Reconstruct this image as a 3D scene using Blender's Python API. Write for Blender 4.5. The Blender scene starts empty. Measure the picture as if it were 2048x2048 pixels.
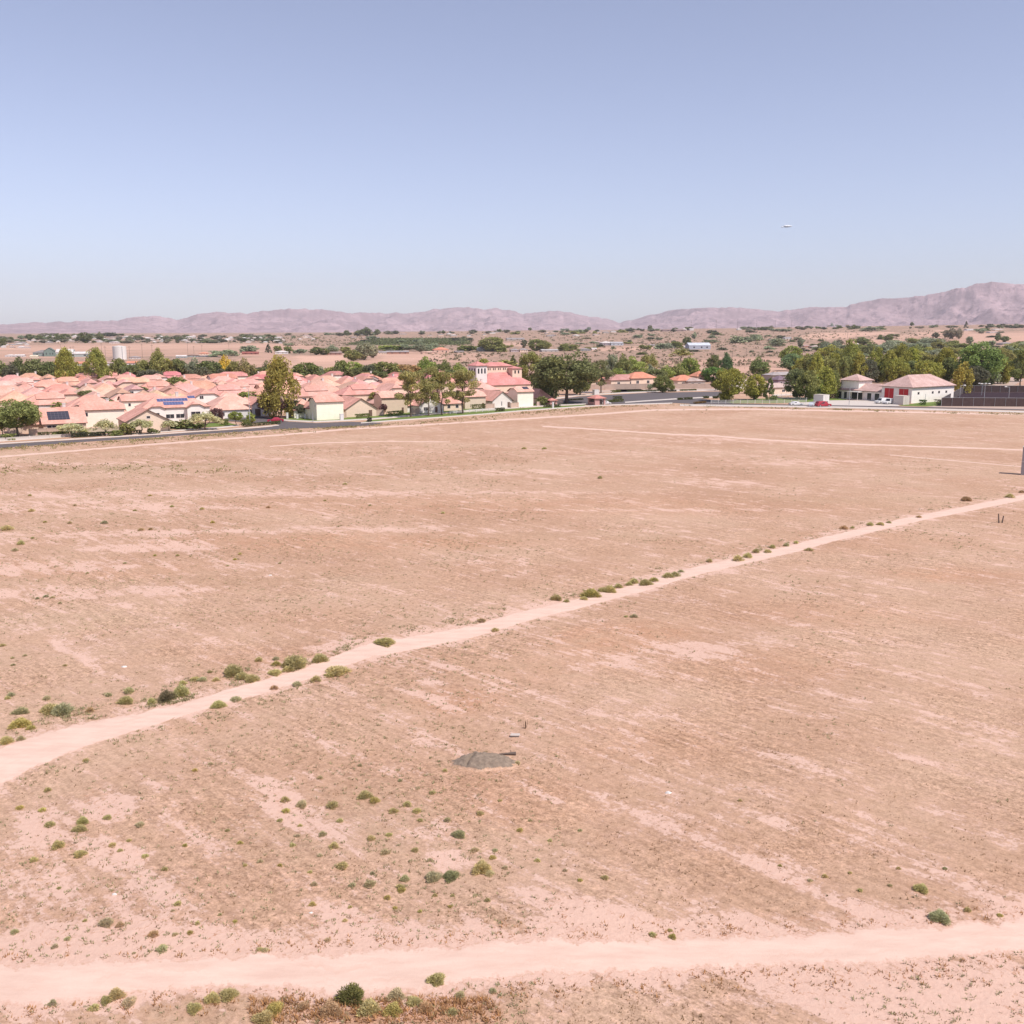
import bpy, math, random
import numpy as np
from mathutils import Vector, noise as mn

R = math.radians
scene = bpy.context.scene
COL = scene.collection
rnd = random.Random(7)

# ------------------------------------------------------------------ camera
F = 2000.0                       # focal length in pixels of a 2048 px wide picture
CAMH = 30.0
HOR = 662.0
PITCH = math.atan((1024 - HOR) / F)
cam_d = bpy.data.cameras.new("camera")
cam = bpy.data.objects.new("camera", cam_d)
COL.objects.link(cam)
cam.location = (0, 0, CAMH)
cam.rotation_euler = (math.pi / 2 - PITCH, 0, 0)
cam_d.sensor_width = 36
cam_d.lens = 36 * F / 2048
cam_d.clip_start = 0.5
cam_d.clip_end = 80000
scene.camera = cam
FWD = Vector((0, math.cos(PITCH), -math.sin(PITCH)))
UP = Vector((0, math.sin(PITCH), math.cos(PITCH)))

def sm(a, b, x):
    t = np.clip((x - a) / (b - a), 0, 1)
    return t * t * (3 - 2 * t)

CREST = [(-900, 672), (0, 672), (500, 670), (700, 667), (1000, 662), (1300, 660), (1600, 655), (2048, 651), (2900, 648)]

def terrain(x, y):
    x = np.asarray(x, float); y = np.asarray(y, float)
    r = np.sqrt(x * x + y * y)
    th = np.where(y > 1, x / np.maximum(y, 1), np.sign(x) * 3)
    px = 1024 + F * np.clip(th, -1.2, 1.2)
    yc = np.interp(px, [c[0] for c in CREST], [c[1] for c in CREST])
    H = 30 + (662 - yc) * 2.0
    z = H * sm(1250, 4000, r)
    z = z + 2.2 * sm(1300, 2200, r) * (np.sin(x * .006 + 1) * np.sin(y * .0045) + .5 * np.sin(x * .017) * np.sin(y * .011 + 2)) * (H / 40)
    near = 1 - sm(90, 260, r)
    z = z + near * 0.10 * (np.sin(x * .31 + .8 * np.sin(y * .17)) * np.sin(y * .27 + 1.3) + .6 * np.sin(x * .13 + y * .19))
    return z

CX = [c[0] for c in CREST]; CY = [c[1] for c in CREST]
def sms(a, b, x):
    t = min(1.0, max(0.0, (x - a) / (b - a))); return t * t * (3 - 2 * t)
def tz(x, y):
    """the same terrain for one point"""
    r = math.hypot(x, y)
    z = 0.0
    if r > 1250:
        th = x / max(y, 1.0) if y > 1 else math.copysign(3, x)
        px = 1024 + F * min(1.2, max(-1.2, th))
        yc = CY[-1] if px >= CX[-1] else CY[0]
        for i in range(len(CX) - 1):
            if CX[i] <= px < CX[i + 1]: yc = CY[i] + (CY[i + 1] - CY[i]) * (px - CX[i]) / (CX[i + 1] - CX[i]); break
        H = 30 + (662 - yc) * 2.0
        z = H * sms(1250, 4000, r) + 2.2 * sms(1300, 2200, r) * (math.sin(x * .006 + 1) * math.sin(y * .0045) + .5 * math.sin(x * .017) * math.sin(y * .011 + 2)) * (H / 40)
    if r < 260:
        z += (1 - sms(90, 260, r)) * 0.10 * (math.sin(x * .31 + .8 * math.sin(y * .17)) * math.sin(y * .27 + 1.3) + .6 * math.sin(x * .13 + y * .19))
    return z

def G(px, py):
    """ground point seen at a pixel of the 2048 px photograph"""
    px, py = float(px), float(py)
    d = FWD + (px - 1024) / F * Vector((1, 0, 0)) + (1024 - py) / F * UP
    t = 10.0
    if d.z < -.026: t = min(10000, CAMH / -d.z * .93)
    prev = t
    while t < 16000:
        p = cam.location + d * t
        if p.z <= tz(p.x, p.y):
            lo, hi = prev, t
            for _ in range(24):
                m = (lo + hi) / 2
                q = cam.location + d * m
                if q.z <= tz(q.x, q.y): hi = m
                else: lo = m
            p = cam.location + d * hi
            return Vector((p.x, p.y, tz(p.x, p.y)))
        prev = t
        t *= 1.02
    p = cam.location + d * 9000
    return Vector((p.x, p.y, float(terrain(p.x, p.y))))

def mpp(p):
    """metres per photograph pixel at a world point"""
    return (Vector(p) - cam.location).dot(FWD) / F

def project(p):
    v = Vector(p) - cam.location
    dz = v.dot(FWD)
    return 1024 + F * v.x / dz, 1024 - F * v.dot(UP) / dz

# ------------------------------------------------------------------ materials
def new_mat(name):
    m = bpy.data.materials.new(name); m.use_nodes = True
    nt = m.node_tree; nt.nodes.clear()
    return m, nt

def nd(nt, t, **kw):
    n = nt.nodes.new(t)
    for k, v in kw.items():
        if k.startswith('i_'):
            key = k[2:]
            n.inputs[int(key) if key.isdigit() else key.replace('_', ' ')].default_value = v
        else: setattr(n, k, v)
    return n

def L(nt, a, b): nt.links.new(a, b)

def ramp(nt, fac, stops, interp='LINEAR'):
    n = nt.nodes.new('ShaderNodeValToRGB'); n.color_ramp.interpolation = interp
    cr = n.color_ramp
    while len(cr.elements) > 1: cr.elements.remove(cr.elements[-1])
    cr.elements[0].position = stops[0][0]; cr.elements[0].color = (*stops[0][1], 1) if len(stops[0][1]) == 3 else stops[0][1]
    for p, c in stops[1:]:
        e = cr.elements.new(p); e.color = (*c, 1)
    if fac is not None: L(nt, fac, n.inputs[0])
    return n.outputs[0]

def mth(nt, op, a, b=None, clamp=False):
    n = nt.nodes.new('ShaderNodeMath'); n.operation = op; n.use_clamp = clamp
    for i, v in enumerate((a, b)):
        if v is None: continue
        if isinstance(v, (int, float)): n.inputs[i].default_value = v
        else: L(nt, v, n.inputs[i])
    return n.outputs[0]

def mixc(nt, fac, a, b, bt='MIX'):
    n = nt.nodes.new('ShaderNodeMix'); n.data_type = 'RGBA'; n.blend_type = bt
    for i, v in ((0, fac), (6, a), (7, b)):
        if isinstance(v, (int, float)): n.inputs[i].default_value = v
        elif isinstance(v, tuple): n.inputs[i].default_value = (*v, 1)
        else: L(nt, v, n.inputs[i])
    return n.outputs[2]

def sstep(nt, v, lo, hi):
    n = nt.nodes.new('ShaderNodeMapRange'); n.interpolation_type = 'SMOOTHSTEP'
    L(nt, v, n.inputs[0]); n.inputs[1].default_value = lo; n.inputs[2].default_value = hi
    return n.outputs[0]

def finish(nt, color, rough=.9, bump=None, bstr=.3, bdist=.05, spec=.2, metal=0.0):
    b = nt.nodes.new('ShaderNodeBsdfPrincipled'); o = nt.nodes.new('ShaderNodeOutputMaterial')
    if isinstance(color, tuple): b.inputs['Base Color'].default_value = (*color, 1)
    else: L(nt, color, b.inputs['Base Color'])
    b.inputs['Roughness'].default_value = rough
    b.inputs['Specular IOR Level'].default_value = spec
    b.inputs['Metallic'].default_value = metal
    if bump is not None:
        bp = nt.nodes.new('ShaderNodeBump'); bp.inputs['Strength'].default_value = bstr; bp.inputs['Distance'].default_value = bdist
        L(nt, bump, bp.inputs['Height']); L(nt, bp.outputs[0], b.inputs['Normal'])
    L(nt, b.outputs[0], o.inputs[0])
    return b

def simple(name, color, rough=.8, var=.12, scale=1.5, spec=.25, metal=0.0, use_obj=False, bstr=.15):
    """a mottled surface: base colour broken up by two sizes of noise"""
    m, nt = new_mat(name)
    tc = nd(nt, 'ShaderNodeTexCoord')
    n1 = nd(nt, 'ShaderNodeTexNoise', i_Scale=scale, i_Detail=6.0, i_Roughness=.65); L(nt, tc.outputs['Object'], n1.inputs[0])
    base = color
    if use_obj:
        oi = nd(nt, 'ShaderNodeObjectInfo'); base = oi.outputs['Color']
    f = ramp(nt, n1.outputs[0], [(.25, (1 - var,) * 3), (.75, (1 + var * .6,) * 3)])
    c = mixc(nt, 1.0, base, f, 'MULTIPLY')
    finish(nt, c, rough, n1.outputs[0], bstr, .03, spec, metal)
    m.diffuse_color = (*color, 1)
    return m

M = {}
# ------------------------------------------------------------------ mesh builder
class MB:
    def __init__(s): s.v = []; s.f = []; s.m = []; s.sm = []
    def add(s, vs, fs, mi=0):
        o = len(s.v); s.v += [tuple(v) for v in vs]; s.f += [tuple(i + o for i in f) for f in fs]; s.m += [mi] * len(fs)
    def hexa(s, p, mi=0):      # bottom 4 ccw, top 4 ccw
        s.add(p, [(3, 2, 1, 0), (4, 5, 6, 7), (0, 1, 5, 4), (1, 2, 6, 5), (2, 3, 7, 6), (3, 0, 4, 7)], mi)
    def box(s, x0, x1, y0, y1, z0, z1, mi=0):
        s.hexa([(x0, y0, z0), (x1, y0, z0), (x1, y1, z0), (x0, y1, z0), (x0, y0, z1), (x1, y0, z1), (x1, y1, z1), (x0, y1, z1)], mi)
    def tube(s, p0, p1, r0, r1, n=6, mi=0):
        p0, p1 = Vector(p0), Vector(p1); d = (p1 - p0).normalized()
        a = d.orthogonal().normalized(); b = d.cross(a)
        vs = []
        for p, r in ((p0, r0), (p1, r1)):
            for k in range(n):
                t = 2 * math.pi * k / n; vs.append(p + a * (r * math.cos(t)) + b * (r * math.sin(t)))
        fs = [(k, (k + 1) % n, n + (k + 1) % n, n + k) for k in range(n)]
        fs += [tuple(range(n))[::-1], tuple(range(n, 2 * n))]
        s.add(vs, fs, mi)
    def mesh(s, name, mats):
        me = bpy.data.meshes.new(name); me.from_pydata(s.v, [], s.f)
        for m in mats: me.materials.append(m)
        me.polygons.foreach_set('material_index', s.m); me.update()
        return me
    def build(s, name, mats, parent=None, smooth=False):
        if not isinstance(mats, (list, tuple)): mats = [mats]
        me = s.mesh(name, mats)
        if smooth: me.polygons.foreach_set('use_smooth', [True] * len(me.polygons))
        o = bpy.data.objects.new(name, me); COL.objects.link(o)
        if parent: o.parent = parent
        return o

LABELLED = []
def tag(o, label, cat, group=None, share=False, at=None):
    o['label'] = label; o['category'] = cat
    if group: o['group'] = group
    LABELLED.append((o, share, at))
    return o
def kind(o, k): o['kind'] = k; return o
def empty(name, loc=(0, 0, 0), rz=0.0):
    o = bpy.data.objects.new(name, None); COL.objects.link(o); o.location = loc; o.rotation_euler = (0, 0, rz)
    o.empty_display_size = .5
    return o
def copy_tree(o, parent=None):
    c = o.copy(); COL.objects.link(c); c.parent = parent
    for ch in list(KIDS.get(o.name, [])): KIDS.setdefault(c.name, []).append(copy_tree(ch, c))
    return c
KIDS = {}
def reg_kids(root):
    KIDS[root.name] = list(root.children)
    for ch in root.children: reg_kids(ch)

ORD = 'first second third fourth fifth sixth seventh eighth ninth tenth eleventh twelfth thirteenth fourteenth fifteenth sixteenth seventeenth eighteenth nineteenth twentieth'.split()
def finalize_labels():
    by = {}
    for o, share, at in LABELLED:
        if not share: by.setdefault(o['label'], []).append((o, at))
    for lab, lst in by.items():
        if len(lst) < 2: continue
        bpy.context.view_layer.update()
        lst.sort(key=lambda t: project(t[1] if t[1] is not None else t[0].matrix_world.translation)[0])
        n = len(lst)
        for i, (o, at) in enumerate(lst):
            if n == 2: pre = ('left one of two', 'right one of two')[i]
            elif n == 3: pre = ('left one of three', 'middle one of three', 'right one of three')[i]
            else: pre = ORD[i] + ' from the left' if i < 20 else ORD[n - 1 - i] + ' from the right'
            o['label'] = lab + ', ' + pre

# ------------------------------------------------------------------ colours of the ground
def value_noise(x, y, s, seed=0):
    return np.array([mn.noise(Vector((a * s, b * s, seed * 13.7))) for a, b in zip(x, y)])

def make_ground():
    def axis(n, a, b, c, lo, hi):
        t = np.linspace(-1, 1, n)
        v = c + a * np.sinh(b * t)
        return np.clip(v, lo, hi)
    n = 560
    xs = axis(n, 26, 6.6, 0, -17500, 17500)
    ys = axis(n, 26, 7.1, 58, -2500, 19000)
    ys = np.unique(ys); xs = np.unique(xs)
    X, Y = np.meshgrid(xs, ys)
    Z = terrain(X, Y)
    nx, ny = len(xs), len(ys)
    co = np.stack([X, Y, Z], -1).reshape(-1, 3)
    idx = np.arange(nx * ny).reshape(ny, nx)
    q = np.stack([idx[:-1, :-1], idx[:-1, 1:], idx[1:, 1:], idx[1:, :-1]], -1).reshape(-1, 4)
    me = bpy.data.meshes.new('ground')
    me.vertices.add(len(co)); me.vertices.foreach_set('co', co.astype(np.float32).ravel())
    me.loops.add(q.size); me.loops.foreach_set('vertex_index', q.ravel().astype(np.int32))
    me.polygons.add(len(q)); me.polygons.foreach_set('loop_start', np.arange(0, q.size, 4, dtype=np.int32))
    me.polygons.foreach_set('use_smooth', np.ones(len(q), bool))
    me.update(); me.validate()
    # soil map: R bare pale soil, G rusty dry grass, B green or grey scrub, A orange far field
    x, y = co[:, 0], co[:, 1]
    r = np.hypot(x, y)
    yy = np.maximum(y, 1.0)
    px = 1024 + F * x / yy
    py = 662 + F * (CAMH - co[:, 2]) / yy        # rough row, good enough for laying out soils
    col = np.zeros((len(co), 4), np.float32)
    def blob(ch, gx, gy, rx, ry, amt, ang=0.0):
        p = G(gx, gy); dx, dy = x - p.x, y - p.y
        ca, sa = math.cos(ang), math.sin(ang)
        u, v = dx * ca + dy * sa, -dx * sa + dy * ca
        d = (u / rx) ** 2 + (v / ry) ** 2
        col[:, ch] += (amt * np.exp(-d * d)).astype(np.float32)
    A = -math.pi / 4
    for b in SOIL: blob(*b)
    # margins of the near tracks are bare and cracked
    for line, w, amt in TRACK_MARGINS:
        d = np.full(len(co), 1e9)
        m = r < 400
        for (ax, ay), (bx, by) in zip(line[:-1], line[1:]):
            vx, vy = bx - ax, by - ay
            t = np.clip(((x[m] - ax) * vx + (y[m] - ay) * vy) / (vx * vx + vy * vy), 0, 1)
            d[m] = np.minimum(d[m], np.hypot(x[m] - ax - t * vx, y[m] - ay - t * vy))
        col[:, 0] += (amt * np.exp(-(d / w) ** 2)).astype(np.float32)
    fa = sm(600, 1000, r)
    col[:, 3] = fa
    # far flat orange fields
    def field(pts, ch, amt):
        P = [G(*p) for p in pts]; inside = np.zeros(len(co), bool)
        n_ = len(P)
        for i in range(n_):
            a, b = P[i], P[(i + 1) % n_]
            c = ((a.y > y) != (b.y > y)) & (x < (b.x - a.x) * (y - a.y) / (b.y - a.y + 1e-9) + a.x)
            inside ^= c
        col[inside, ch] = amt if ch == 3 else np.maximum(col[inside, ch], amt)
    for f in FIELDS: field(*f)
    col = np.clip(col, 0, 1)
    ca = me.color_attributes.new('soil', 'FLOAT_COLOR', 'POINT')
    ca.data.foreach_set('color', col.ravel())
    o = bpy.data.objects.new('ground', me); COL.objects.link(o); kind(o, 'structure')
    me.materials.append(M['ground'])
    return o

AX = -math.pi / 4
SOIL = [
    # channel, px, py, radius along, radius across, amount, angle
    (0, 200, 1610, 3.0, 1.6, .9, AX), (0, 320, 1572, 1.2, .7, .9, AX), (0, 90, 1650, 3, 1.5, .5, AX), (0, 250, 1700, 3.5, .9, .7, AX),
    (0, 420, 1690, 5, .8, .6, AX), (0, 560, 1590, 3.5, 1.2, .7, AX), (0, 600, 1640, 3, 1, .6, AX), (0, 890, 1722, 1.2, .8, 1.0, AX),
    (0, 700, 1860, 4, 1.6, .8, AX), (0, 1250, 1850, 6, 1.3, .8, -.5), (0, 1720, 1818, 1.3, .8, 1.0, AX), (0, 1600, 1770, 2, .5, .6, AX),
    (0, 1850, 1990, 5.5, 1.4, 1.0, .05), (0, 1980, 1960, 3, 1.2, .8, 0), (0, 1700, 1975, 3, .7, .7, 0), (0, 1900, 2040, 6, 1.2, 1.0, 0), (0, 1480, 2000, 2.0, .8, .5, 0),
    (0, 420, 1960, 1.5, .6, .0, 0), (0, 860, 1388, 4.5, 1.3, .7, AX), (0, 1350, 1310, 10, 3, .35, .4), (0, 1400, 1290, 5, 2, .35, 0), (0, 1860, 1527, 3, 1, .6, AX),
    (0, 1095, 1596, 1.1, .35, .7, AX), (0, 1280, 1630, 5, 2, .25, AX), (0, 1790, 1700, 5, 2, .3, AX), (0, 1500, 1690, 6, 2, .25, AX),
    (0, 300, 1095, 12, 2.5, .7, .1), (0, 70, 1135, 16, 4, .55, 0), (0, 200, 1185, 14, 3, .6, .1), (0, 990, 1125, 6, 2, .3, 0), (0, 640, 985, 60, 3, .45, 0), (0, 450, 1062, 40, 1.6, .4, .1), (0, 800, 1060, 50, 1.4, .35, 0), (0, 1200, 1020, 60, 2, .3, 0), (0, 520, 1010, 50, 1.4, .35, .1), (0, 250, 925, 60, 2.5, .4, .2), (0, 1150, 905, 70, 2.5, .35, 0), (0, 1500, 1230, 16, 1.2, .35, AX), (0, 1750, 1330, 16, 1.2, .35, AX), (0, 1300, 1420, 14, .8, .35, AX), (0, 1700, 1560, 10, .7, .4, AX), (0, 1450, 1700, 8, .6, .4, AX), (0, 1150, 1800, 6, .6, .4, AX), (0, 900, 1500, 8, .6, .4, AX), (0, 650, 1480, 9, .7, .4, AX), (0, 330, 1240, 16, 1, .4, AX), (0, 120, 1290, 14, 1, .35, AX),
    (0, 300, 990, 50, 3, .35, 0), (0, 900, 945, 60, 3, .4, 0), (0, 1450, 966, 12, 2, .6, 0), (0, 1650, 920, 14, 2, .6, 0), (0, 1620, 925, 20, 3, .4, .1),
    (0, 700, 1290, 5, 1.5, .7, .3), (0, 1450, 880, 40, 10, .3, 0), (0, 1010, 1120, 4, 2, .2, 0), (0, 540, 1130, 10, 3, .25, 0),
    (0, 80, 1075, 30, 6, .3, 0), (0, 30, 1010, 40, 8, .35, 0), (0, 1930, 1630, 4, 1, .3, AX), (0, 120, 1750, 6, 3, .35, AX), (0, 350, 1830, 6, 2.5, .4, AX), (0, 150, 1880, 6, 2, .4, 0),
    (0, 900, 1640, 6, 3, .22, AX), (0, 1100, 1420, 10, 5, .1, AX),
    (1, 1250, 1270, 9, 5, .7, .2), (1, 920, 1400, 4, 3, .7, 0), (1, 1900, 1150, 9, 4, .6, 0), (1, 1650, 1230, 12, 5, .4, 0), (1, 700, 1085, 30, 7, .6, 0),
    (1, 40, 1140, 25, 5, .5, 0), (1, 1560, 1330, 10, 5, .35, 0), (1, 800, 1940, .1, .1, 0, 0), (1, 800, 2030, 4, 2.0, .8, 0), (1, 1800, 1960, 4, .9, .4, 0),
    (1, 1000, 1580, 8, 5, .3, AX), (1, 1750, 1080, 20, 8, .3, 0), (1, 1150, 1330, 12, 6, .3, 0), (1, 560, 1310, 8, 3, .3, 0), (1, 1280, 1480, 8, 4, .3, 0), (1, 900, 1010, 60, 10, .3, 0),
    (1, 1300, 1010, 60, 12, .25, 0), (1, 350, 1450, 5, 2, .3, 0), (1, 1700, 1900, 6, 1.0, .3, AX), (1, 950, 1860, 5, 1.5, .2, AX),
    (2, 400, 2030, 6, 1.2, .4, 0), (2, 560, 1660, 8, 4, .25, AX), (2, 820, 1640, 7, 4, .3, AX), (2, 120, 940, 40, 5, .5, .3), (2, 300, 935, 30, 5, .5, .3), (2, 120, 1240, 12, 4, .4, 0),
    (2, 850, 820, 40, 3, .3, .7), (2, 1650, 1000, 20, 6, .35, 0), (2, 1120, 1070, 25, 4, .3, 0), (2, 540, 1160, 12, 4, .35, 0), (2, 600, 940, 60, 8, .25, 0),
]
FIELDS = [
    # the flat farmland beyond the left suburb, paler and smoother than the brush
    ([(-700, 727), (-700, 692), (100, 690), (160, 686), (560, 687), (640, 692), (560, 712), (250, 712), (120, 716)], 3, .0),
    ([(280, 745), (520, 712), (700, 712), (760, 740), (640, 752)], 3, .35),
    ([(560, 712), (900, 700), (1000, 712), (900, 730), (700, 735)], 3, .3),
    ([(1330, 757), (1330, 722), (1450, 713), (1830, 716), (1900, 735), (1600, 752)], 3, .15),
    ([(1600, 690), (1780, 682), (1900, 662), (2100, 660), (2500, 660), (2500, 690), (1950, 686), (1700, 694)], 3, .1),
    ([(1150, 702), (1300, 700), (1300, 692), (1200, 694)], 3, .1),
    ([(600, 724), (590, 713), (690, 711), (705, 722)], 0, .9), ([(560, 735), (560, 716), (700, 722), (690, 740)], 0, .35), ([(760, 722), (770, 709), (900, 709), (880, 720)], 0, .45),
    ([(1590, 676), (1640, 666), (1800, 664), (1760, 670), (1650, 680)], 0, .8), ([(1740, 678), (1880, 658), (1900, 662), (1790, 682)], 0, .6), ([(1940, 668), (2200, 662), (2200, 682), (1950, 684)], 0, .5), ([(1660, 690), (1760, 672), (1790, 680), (1700, 692)], 0, .6),
    ([(-100, 698), (300, 689), (620, 688), (560, 694), (100, 702)], 0, .4), ([(1330, 735), (1600, 733), (1620, 742), (1330, 744)], 0, .4), ([(1180, 700), (1320, 694), (1330, 697), (1200, 703)], 0, .6), ([(1000, 686), (1050, 684), (1060, 692), (1010, 694)], 0, .6),
    ([(690, 690), (930, 689), (940, 676), (760, 676)], 2, .9),
]
TRACK_A_UP = [(-700, 1735), (-120, 1525), (0, 1494), (100, 1460), (217, 1435), (373, 1404), (497, 1366), (600, 1338), (742, 1284), (954, 1248), (1102, 1209), (1198, 1186), (1378, 1136), (1590, 1088), (1802, 1037), (2048, 989), (2300, 945), (3000, 835)]
TRACK_A_LO = [(-800, 1990), (-160, 1650), (0, 1571), (60, 1540), (120, 1515), (186, 1490), (310, 1450), (434, 1413), (528, 1388), (600, 1366), (742, 1316), (954, 1274), (1102, 1231), (1198, 1207), (1378, 1155), (1590, 1105), (1802, 1051), (2048, 1000), (2300, 954), (3000, 841)]
TRACK_B_UP = [(-1500, 2060), (-250, 1948), (0, 1933), (130, 1920), (260, 1922), (500, 1912), (760, 1899), (862, 1894), (1000, 1881), (1250, 1878), (1548, 1871), (1740, 1858), (2048, 1840), (2400, 1815), (3600, 1735)]
TRACK_B_LO = [(-1500, 2140), (-250, 2024), (0, 2005), (65, 2010), (180, 2000), (330, 1977), (500, 1974), (603, 1974), (676, 1998), (759, 1987), (836, 1990), (904, 1972), (1000, 1954), (1250, 1945), (1548, 1928), (1750, 1930), (1900, 1912), (2048, 1902), (2400, 1870), (3600, 1785)]
def wline(pts): return [(G(*p).x, G(*p).y) for p in pts]
TRACK_MARGINS = [(wline(TRACK_A_UP), 1.6, .55), (wline(TRACK_A_LO), 1.0, .4), (wline(TRACK_B_UP), 2.0, .8), (wline(TRACK_B_LO), 1.0, .7)]

def ground_material():
    m, nt = new_mat('dry_field_soil')
    g = nd(nt, 'ShaderNodeNewGeometry')
    at = nd(nt, 'ShaderNodeVertexColor', layer_name='soil')
    sep = nd(nt, 'ShaderNodeSeparateColor'); L(nt, at.outputs[0], sep.inputs[0])
    bareA, rust, grn = sep.outputs[0], sep.outputs[1], sep.outputs[2]
    far = at.outputs['Alpha']
    def mapped(sc, rot=0.0):
        mp = nd(nt, 'ShaderNodeMapping', vector_type='POINT'); L(nt, g.outputs['Position'], mp.inputs[0])
        mp.inputs['Rotation'].default_value = (0, 0, rot); mp.inputs['Scale'].default_value = sc
        return mp.outputs[0]
    def noise(vec, s, det=5.0, ro=.6, dist=0.0):
        n = nd(nt, 'ShaderNodeTexNoise', i_Scale=s, i_Detail=det, i_Roughness=ro, i_Distortion=dist); L(nt, vec, n.inputs[0]); return n.outputs[0]
    # the mowing rows run across the field at 45 degrees
    rot2 = nd(nt, 'ShaderNodeVectorRotate', rotation_type='Z_AXIS', i_Angle=math.pi / 4); L(nt, g.outputs['Position'], rot2.inputs[0])
    mp = nd(nt, 'ShaderNodeMapping'); L(nt, rot2.outputs[0], mp.inputs[0]); mp.inputs['Scale'].default_value = (.16, 1.0, 1)
    streak = noise(mp.outputs[0], .9, 7.0, .68, .4)
    mpw = nd(nt, 'ShaderNodeMapping'); L(nt, rot2.outputs[0], mpw.inputs[0]); mpw.inputs['Scale'].default_value = (.10, .8, 1)
    streak_w = noise(mpw.outputs[0], .22, 6.0, .6, .3)
    P = mapped((1, 1, 1))
    big = noise(P, .035, 5.0, .6)
    patch = noise(P, .35, 9.0, .74, .3)
    mid = noise(P, 1.6, 6.0, .65)
    fine = noise(P, 3.2, 6.0, .78)
    vfine = noise(P, 1.15, 8.0, .85)
    # how bare: painted layout + streaks + patches
    s1 = mth(nt, 'ADD', mth(nt, 'MULTIPLY', streak, .68), mth(nt, 'MULTIPLY', patch, .75))
    s1 = mth(nt, 'ADD', s1, mth(nt, 'MULTIPLY', streak_w, .42))
    s1 = mth(nt, 'ADD', s1, mth(nt, 'MULTIPLY', bareA, .30))
    s1 = mth(nt, 'ADD', s1, mth(nt, 'MULTIPLY', fine, .55))
    bare = sstep(nt, s1, 1.285, 1.345)
    soft = sstep(nt, s1, 1.12, 1.42)
    # colours
    tan = ramp(nt, mid, [(.25, C_DRY0), (.5, C_DRY1), (.78, C_DRY2)])
    grey = mixc(nt, sstep(nt, big, .4, .62), tan, mixc(nt, .5, tan, C_GREYDRY))
    c = mixc(nt, mth(nt, 'MULTIPLY', soft, .55), grey, C_PALE2)
    c = mixc(nt, mth(nt, 'MULTIPLY', mth(nt, 'MULTIPLY', rust, sstep(nt, patch, .3, .62)), .75), c, C_RUST)
    c = mixc(nt, mth(nt, 'MULTIPLY', mth(nt, 'MULTIPLY', grn, sstep(nt, mid, .35, .7)), .6), c, C_SAGE)
    # speckle of dead stems
    sp = mth(nt, 'MULTIPLY', sstep(nt, fine, .52, .66), .72)
    sp2 = mth(nt, 'MULTIPLY', sstep(nt, vfine, .53, .68), .60)
    spn = mth(nt, 'MAXIMUM', sp, sp2)
    c = mixc(nt, spn, c, C_STEM)
    gr1 = noise(P, 2.1, 5.0, .8); gr2 = noise(P, 5.5, 3.0, .8); gr3 = noise(mp.outputs[0], 2.2, 5.0, .78)
    calm = sstep(nt, noise(P, .09, 3.0, .6), .38, .60)
    c0 = c
    c = mixc(nt, 1.0, c, ramp(nt, gr1, [(.36, (.74, .72, .70)), (.5, (1, 1, 1)), (.64, (1.20, 1.19, 1.18))]), 'MULTIPLY')
    c = mixc(nt, 1.0, c, ramp(nt, gr2, [(.38, (.76, .74, .70)), (.5, (1, 1, 1)), (.64, (1.16, 1.15, 1.15))]), 'MULTIPLY')
    c = mixc(nt, 1.0, c, ramp(nt, gr3, [(.36, (.78, .77, .75)), (.5, (1, 1, 1)), (.64, (1.14, 1.15, 1.17))]), 'MULTIPLY')
    c = mixc(nt, mth(nt, 'MULTIPLY', calm, .55), c, c0)
    c = mixc(nt, 1.0, c, ramp(nt, big, [(.36, (.90, .88, .86)), (.62, (1.08, 1.08, 1.08))]), 'MULTIPLY')
    pale = ramp(nt, fine, [(.3, C_PALE0), (.7, C_PALE1)])
    c = mixc(nt, mth(nt, 'MULTIPLY', bare, .85), c, pale)
    # cracks with dead roots on the bare margins
    dis = nd(nt, 'ShaderNodeTexNoise', i_Scale=2.6, i_Detail=5.0); L(nt, P, dis.inputs[0])
    pv = mixc(nt, .9, P, dis.outputs[1], 'ADD')
    vo = nd(nt, 'ShaderNodeTexVoronoi', feature='DISTANCE_TO_EDGE', i_Scale=1.1); L(nt, pv, vo.inputs[0])
    cr = mth(nt, 'SUBTRACT', 1.0, sstep(nt, vo.outputs[0], .01, .055))
    crm = mth(nt, 'MULTIPLY', sstep(nt, bareA, .25, .7), mth(nt, 'SUBTRACT', 1.0, sstep(nt, bareA, .9, 1.0)))
    crm = mth(nt, 'MULTIPLY', crm, sstep(nt, fine, .46, .60))
    c = mixc(nt, mth(nt, 'MULTIPLY', mth(nt, 'MULTIPLY', cr, crm), .75), c, C_CRACK)
    # far country: orange dust with grey brush dots
    fn = noise(P, .012, 8.0, .7, .5)
    fd = noise(P, .11, 4.0, .75)
    fc = ramp(nt, fn, [(.3, C_FAR0), (.5, C_FAR1), (.72, C_FAR2)])
    dots = mth(nt, 'MULTIPLY', sstep(nt, fd, .44, .58), mth(nt, 'MULTIPLY', sstep(nt, far, .3, .8), .92))
    fc = mixc(nt, dots, fc, C_BRUSH)
    fc = mixc(nt, mth(nt, 'MULTIPLY', bareA, .85), fc, (.64, .40, .30))
    fc = mixc(nt, mth(nt, 'MULTIPLY', grn, .85), fc, C_ORCH)
    pos = nd(nt, 'ShaderNodeVectorMath', operation='LENGTH'); L(nt, g.outputs['Position'], pos.inputs[0])
    c = mixc(nt, sstep(nt, pos.outputs['Value'], 520, 720), c, fc)
    bh = mth(nt, 'ADD', mth(nt, 'MULTIPLY', fine, .6), mth(nt, 'MULTIPLY', mid, .9))
    bh = mth(nt, 'SUBTRACT', bh, mth(nt, 'MULTIPLY', bare, .25))
    finish(nt, c, .95, bh, .55, .12, .08)
    return m

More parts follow.
